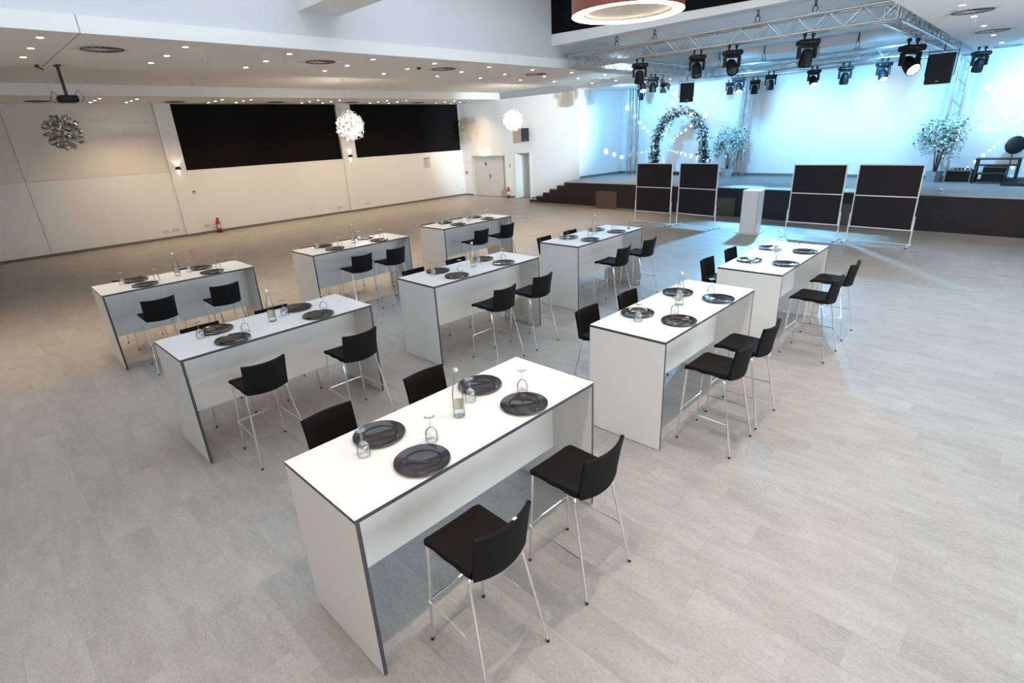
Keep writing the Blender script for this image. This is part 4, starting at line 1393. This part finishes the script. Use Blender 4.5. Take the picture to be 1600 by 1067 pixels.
def blossom_tree(label, x, y, seed, h):
    rnd = random.Random(seed)
    t = thing('blossom_tree', label, 'tree', (x, y, STG), rnd.uniform(0, 6), 'pale blossom trees in planters')
    pl = MB()
    P = 0.13
    Q = 0.15
    for i in range(4):
        c = [(-1, -1), (1, -1), (1, 1), (-1, 1)]
        a, b_ = c[i], c[(i + 1) % 4]
        pl.poly([(a[0] * P, a[1] * P, 0), (b_[0] * P, b_[1] * P, 0), (b_[0] * Q, b_[1] * Q, 0.30), (a[0] * Q, a[1] * Q, 0.30)])
    pl.poly([(-P, -P, 0), (-P, P, 0), (P, P, 0), (P, -P, 0)])
    pl.build('planter', M['steel'], t)
    MB().poly([(-Q * .97, -Q * .97, 0.27), (Q * .97, -Q * .97, 0.27), (Q * .97, Q * .97, 0.27), (-Q * .97, Q * .97, 0.27)]).build('soil', M['wood'], t)
    tips = []
    tr = MB()
    for k in range(5):
        a = k * 1.26 + rnd.uniform(-0.3, 0.3)
        p0 = Vector((0.03 * math.cos(a), 0.03 * math.sin(a), 0.27))
        p1 = Vector((0.10 * math.cos(a), 0.10 * math.sin(a), 0.75 * h))
        p2 = Vector((0.26 * math.cos(a), 0.26 * math.sin(a), h * rnd.uniform(1.1, 1.4)))
        tr.tube([p0, p1, p2], [0.018, 0.013, 0.006], 6)
        for j in range(4):
            q0 = p1.lerp(p2, 0.2 + 0.2 * j)
            b2 = a + rnd.uniform(-1.4, 1.4)
            q1 = q0 + Vector((math.cos(b2) * 0.22, math.sin(b2) * 0.22, rnd.uniform(-0.02, 0.28)))
            tr.tube([q0, q1], [0.007, 0.003], 5)
            tips.append(q1)
        tips.append(p2)
    tr.build('trunk', M['wood'], t, 60)
    lv, dk = MB(), MB()
    for tp in tips:
        for i in range(120):
            c = tp + Vector((rnd.gauss(0, 0.13), rnd.gauss(0, 0.13), rnd.gauss(-0.02, 0.15)))
            leaf_cloud(lv if rnd.random() < 0.85 else dk, [c], 0.05, rnd)
    tag(lv.build('blossoms', M['blossom'], t), 'pale blossoms', kind='stuff')
    tag(dk.build('foliage', M['leaf'], t), 'green leaves', kind='stuff')


flower_arch()
blossom_tree('pale blossom tree in a silver planter right of the flower arch', -8.75, 20.75, 21, 1.05)
blossom_tree('pale blossom tree in a silver planter right of the last pinboard', -2.36, 20.10, 22, 1.12)

# stage equipment at far right
t = thing('flight_case', 'low black flight case with metal edges beside the right planter', 'case', (-1.80, 20.15, STG), math.radians(-3))
MB().rbox(-0.28, 0.28, -0.18, 0.18, 0.0, 0.33, 0.006).build('body', M['blackp'], t)
for z in (0.0, 0.315):
    MB().box(-0.29, 0.29, -0.19, -0.175, z, z + 0.022).build('edge_trim', M['alu'], t)
for x in (-0.29, 0.272):
    MB().box(x, x + 0.02, -0.19, -0.175, 0, 0.335).build('edge_trim', M['alu'], t)
mb = MB()
rnd = random.Random(4)
for k in range(5):
    mb.tube([(-0.22 + 0.09 * k, 0.0, 0.335), (-0.18 + 0.09 * k, -0.08, 0.39), (-0.12 + 0.09 * k, 0.05, 0.37), (-0.08 + 0.09 * k, -0.03, 0.338)], 0.012, 6)
mb.build('cable_coil', M['rubber'], t, 60)
t = thing('equipment_rack', 'dark open equipment rack at the right end of the stage', 'rack', (-1.02, 20.08, STG), math.radians(-3))
for x in (-0.43, 0.43):
    for y in (-0.2, 0.2):
        MB().box(x - 0.02, x + 0.02, y - 0.02, y + 0.02, 0, 0.62).build('upright', M['black'], t)
MB().box(-0.47, 0.47, -0.24, 0.24, 0.62, 0.65).build('top_board', M['black'], t)
MB().box(-0.43, 0.43, -0.2, 0.2, 0.46, 0.48).build('shelf', M['black'], t)
MB().rbox(-0.26, 0.22, -0.21, 0.1, 0.30, 0.44, 0.005).build('mixer_unit', M['blackp'], t)
MB().rbox(-0.36, 0.22, -0.24, 0.1, 0.03, 0.28, 0.005).build('amplifier', M['blackp'], t)
for z in (0.03, 0.275, 0.43):
    MB().box(-0.36 if z < 0.4 else -0.26, 0.22, -0.248, -0.238, z, z + 0.008).build('front_rail', M['alu'], t)
MB().box(-0.32, -0.26, -0.25, -0.24, 0.12, 0.24).build('display', M['paper'], t)
for k in range(3):
    MB().lathe([(0.02, 0), (0.018, -0.02), (0, -0.02)], 10).xform(Matrix.Translation((-0.02 + 0.07 * k, -0.2, 0.53)) @ Matrix.Rotation(-PI / 2, 4, 'X')).build('knob', M['alu'], t)
t = thing('stage_monitor', 'flat black wedge box on the stage at the right edge', 'stage box', (-0.45, 19.45, STG), math.radians(-8))
w_ = MB()
P = [(-0.36, -0.16, 0.0), (0.36, -0.16, 0.0), (0.36, 0.2, 0.0), (-0.36, 0.2, 0.0)]
Q = [(-0.36, -0.13, 0.07), (0.36, -0.13, 0.07), (0.36, 0.2, 0.16), (-0.36, 0.2, 0.16)]
w_.poly(P[::-1]).poly(Q)
for i in range(4):
    w_.poly([P[i], P[(i + 1) % 4], Q[(i + 1) % 4], Q[i]])
w_.build('cabinet', M['blackp'], t)
t = thing('round_fan', 'black round fan disc on a stand at the right edge of the stage', 'fan', (-0.80, 20.66, STG), math.radians(25))
MB().lathe([(0.20, 0), (0.20, 0.02), (0.0, 0.02)], 16).build('base', M['black'], t, 40)
MB().tube([(0, 0, 0.02), (0, 0, 0.95)], 0.014, 8).build('pole', M['black'], t, 40)
fd = MB().lathe([(0.0, -0.05), (0.05, -0.05), (0.09, -0.03), (0.22, -0.012), (0.235, 0.0), (0.22, 0.012), (0.0, 0.03)], 36)
fd.xform(Matrix.Translation((0, -0.03, 0.95)) @ Matrix.Rotation(-PI / 2, 4, 'X') @ Matrix.Rotation(PI, 4, 'X'))
fd.build('disc', M['black'], t, 40)
MB().lathe([(0.0, -0.068), (0.022, -0.066), (0.028, -0.045)], 14).xform(Matrix.Translation((0, -0.03, 0.95)) @ Matrix.Rotation(-PI / 2, 4, 'X') @ Matrix.Rotation(PI, 4, 'X')).build('hub_cap', M['alu'], t, 40)
t = thing('drink_can', 'tiny upright can near the front edge of the stage', 'can', (-1.84, 17.45, STG))
MB().lathe([(0, 0), (0.03, 0), (0.032, 0.01), (0.032, 0.09), (0.026, 0.10), (0, 0.10)], 14).build('body', M['white'], t, 40)
MB().lathe([(0.0325, 0.02), (0.0325, 0.06)], 14).build('printed_band', M['blue'], t, 40)
t = thing('floor_box', 'low dark blue box at the stage back between the first two pinboards', 'stage box', (-11.25, 21.30, STG), math.radians(-3.6))
MB().rbox(-0.40, 0.40, -0.10, 0.10, 0, 0.11, 0.01).build('body', M['blackp'], t)
MB().box(-0.38, 0.38, -0.104, -0.10, 0.02, 0.09).build('front_strip', M['dark'], t)
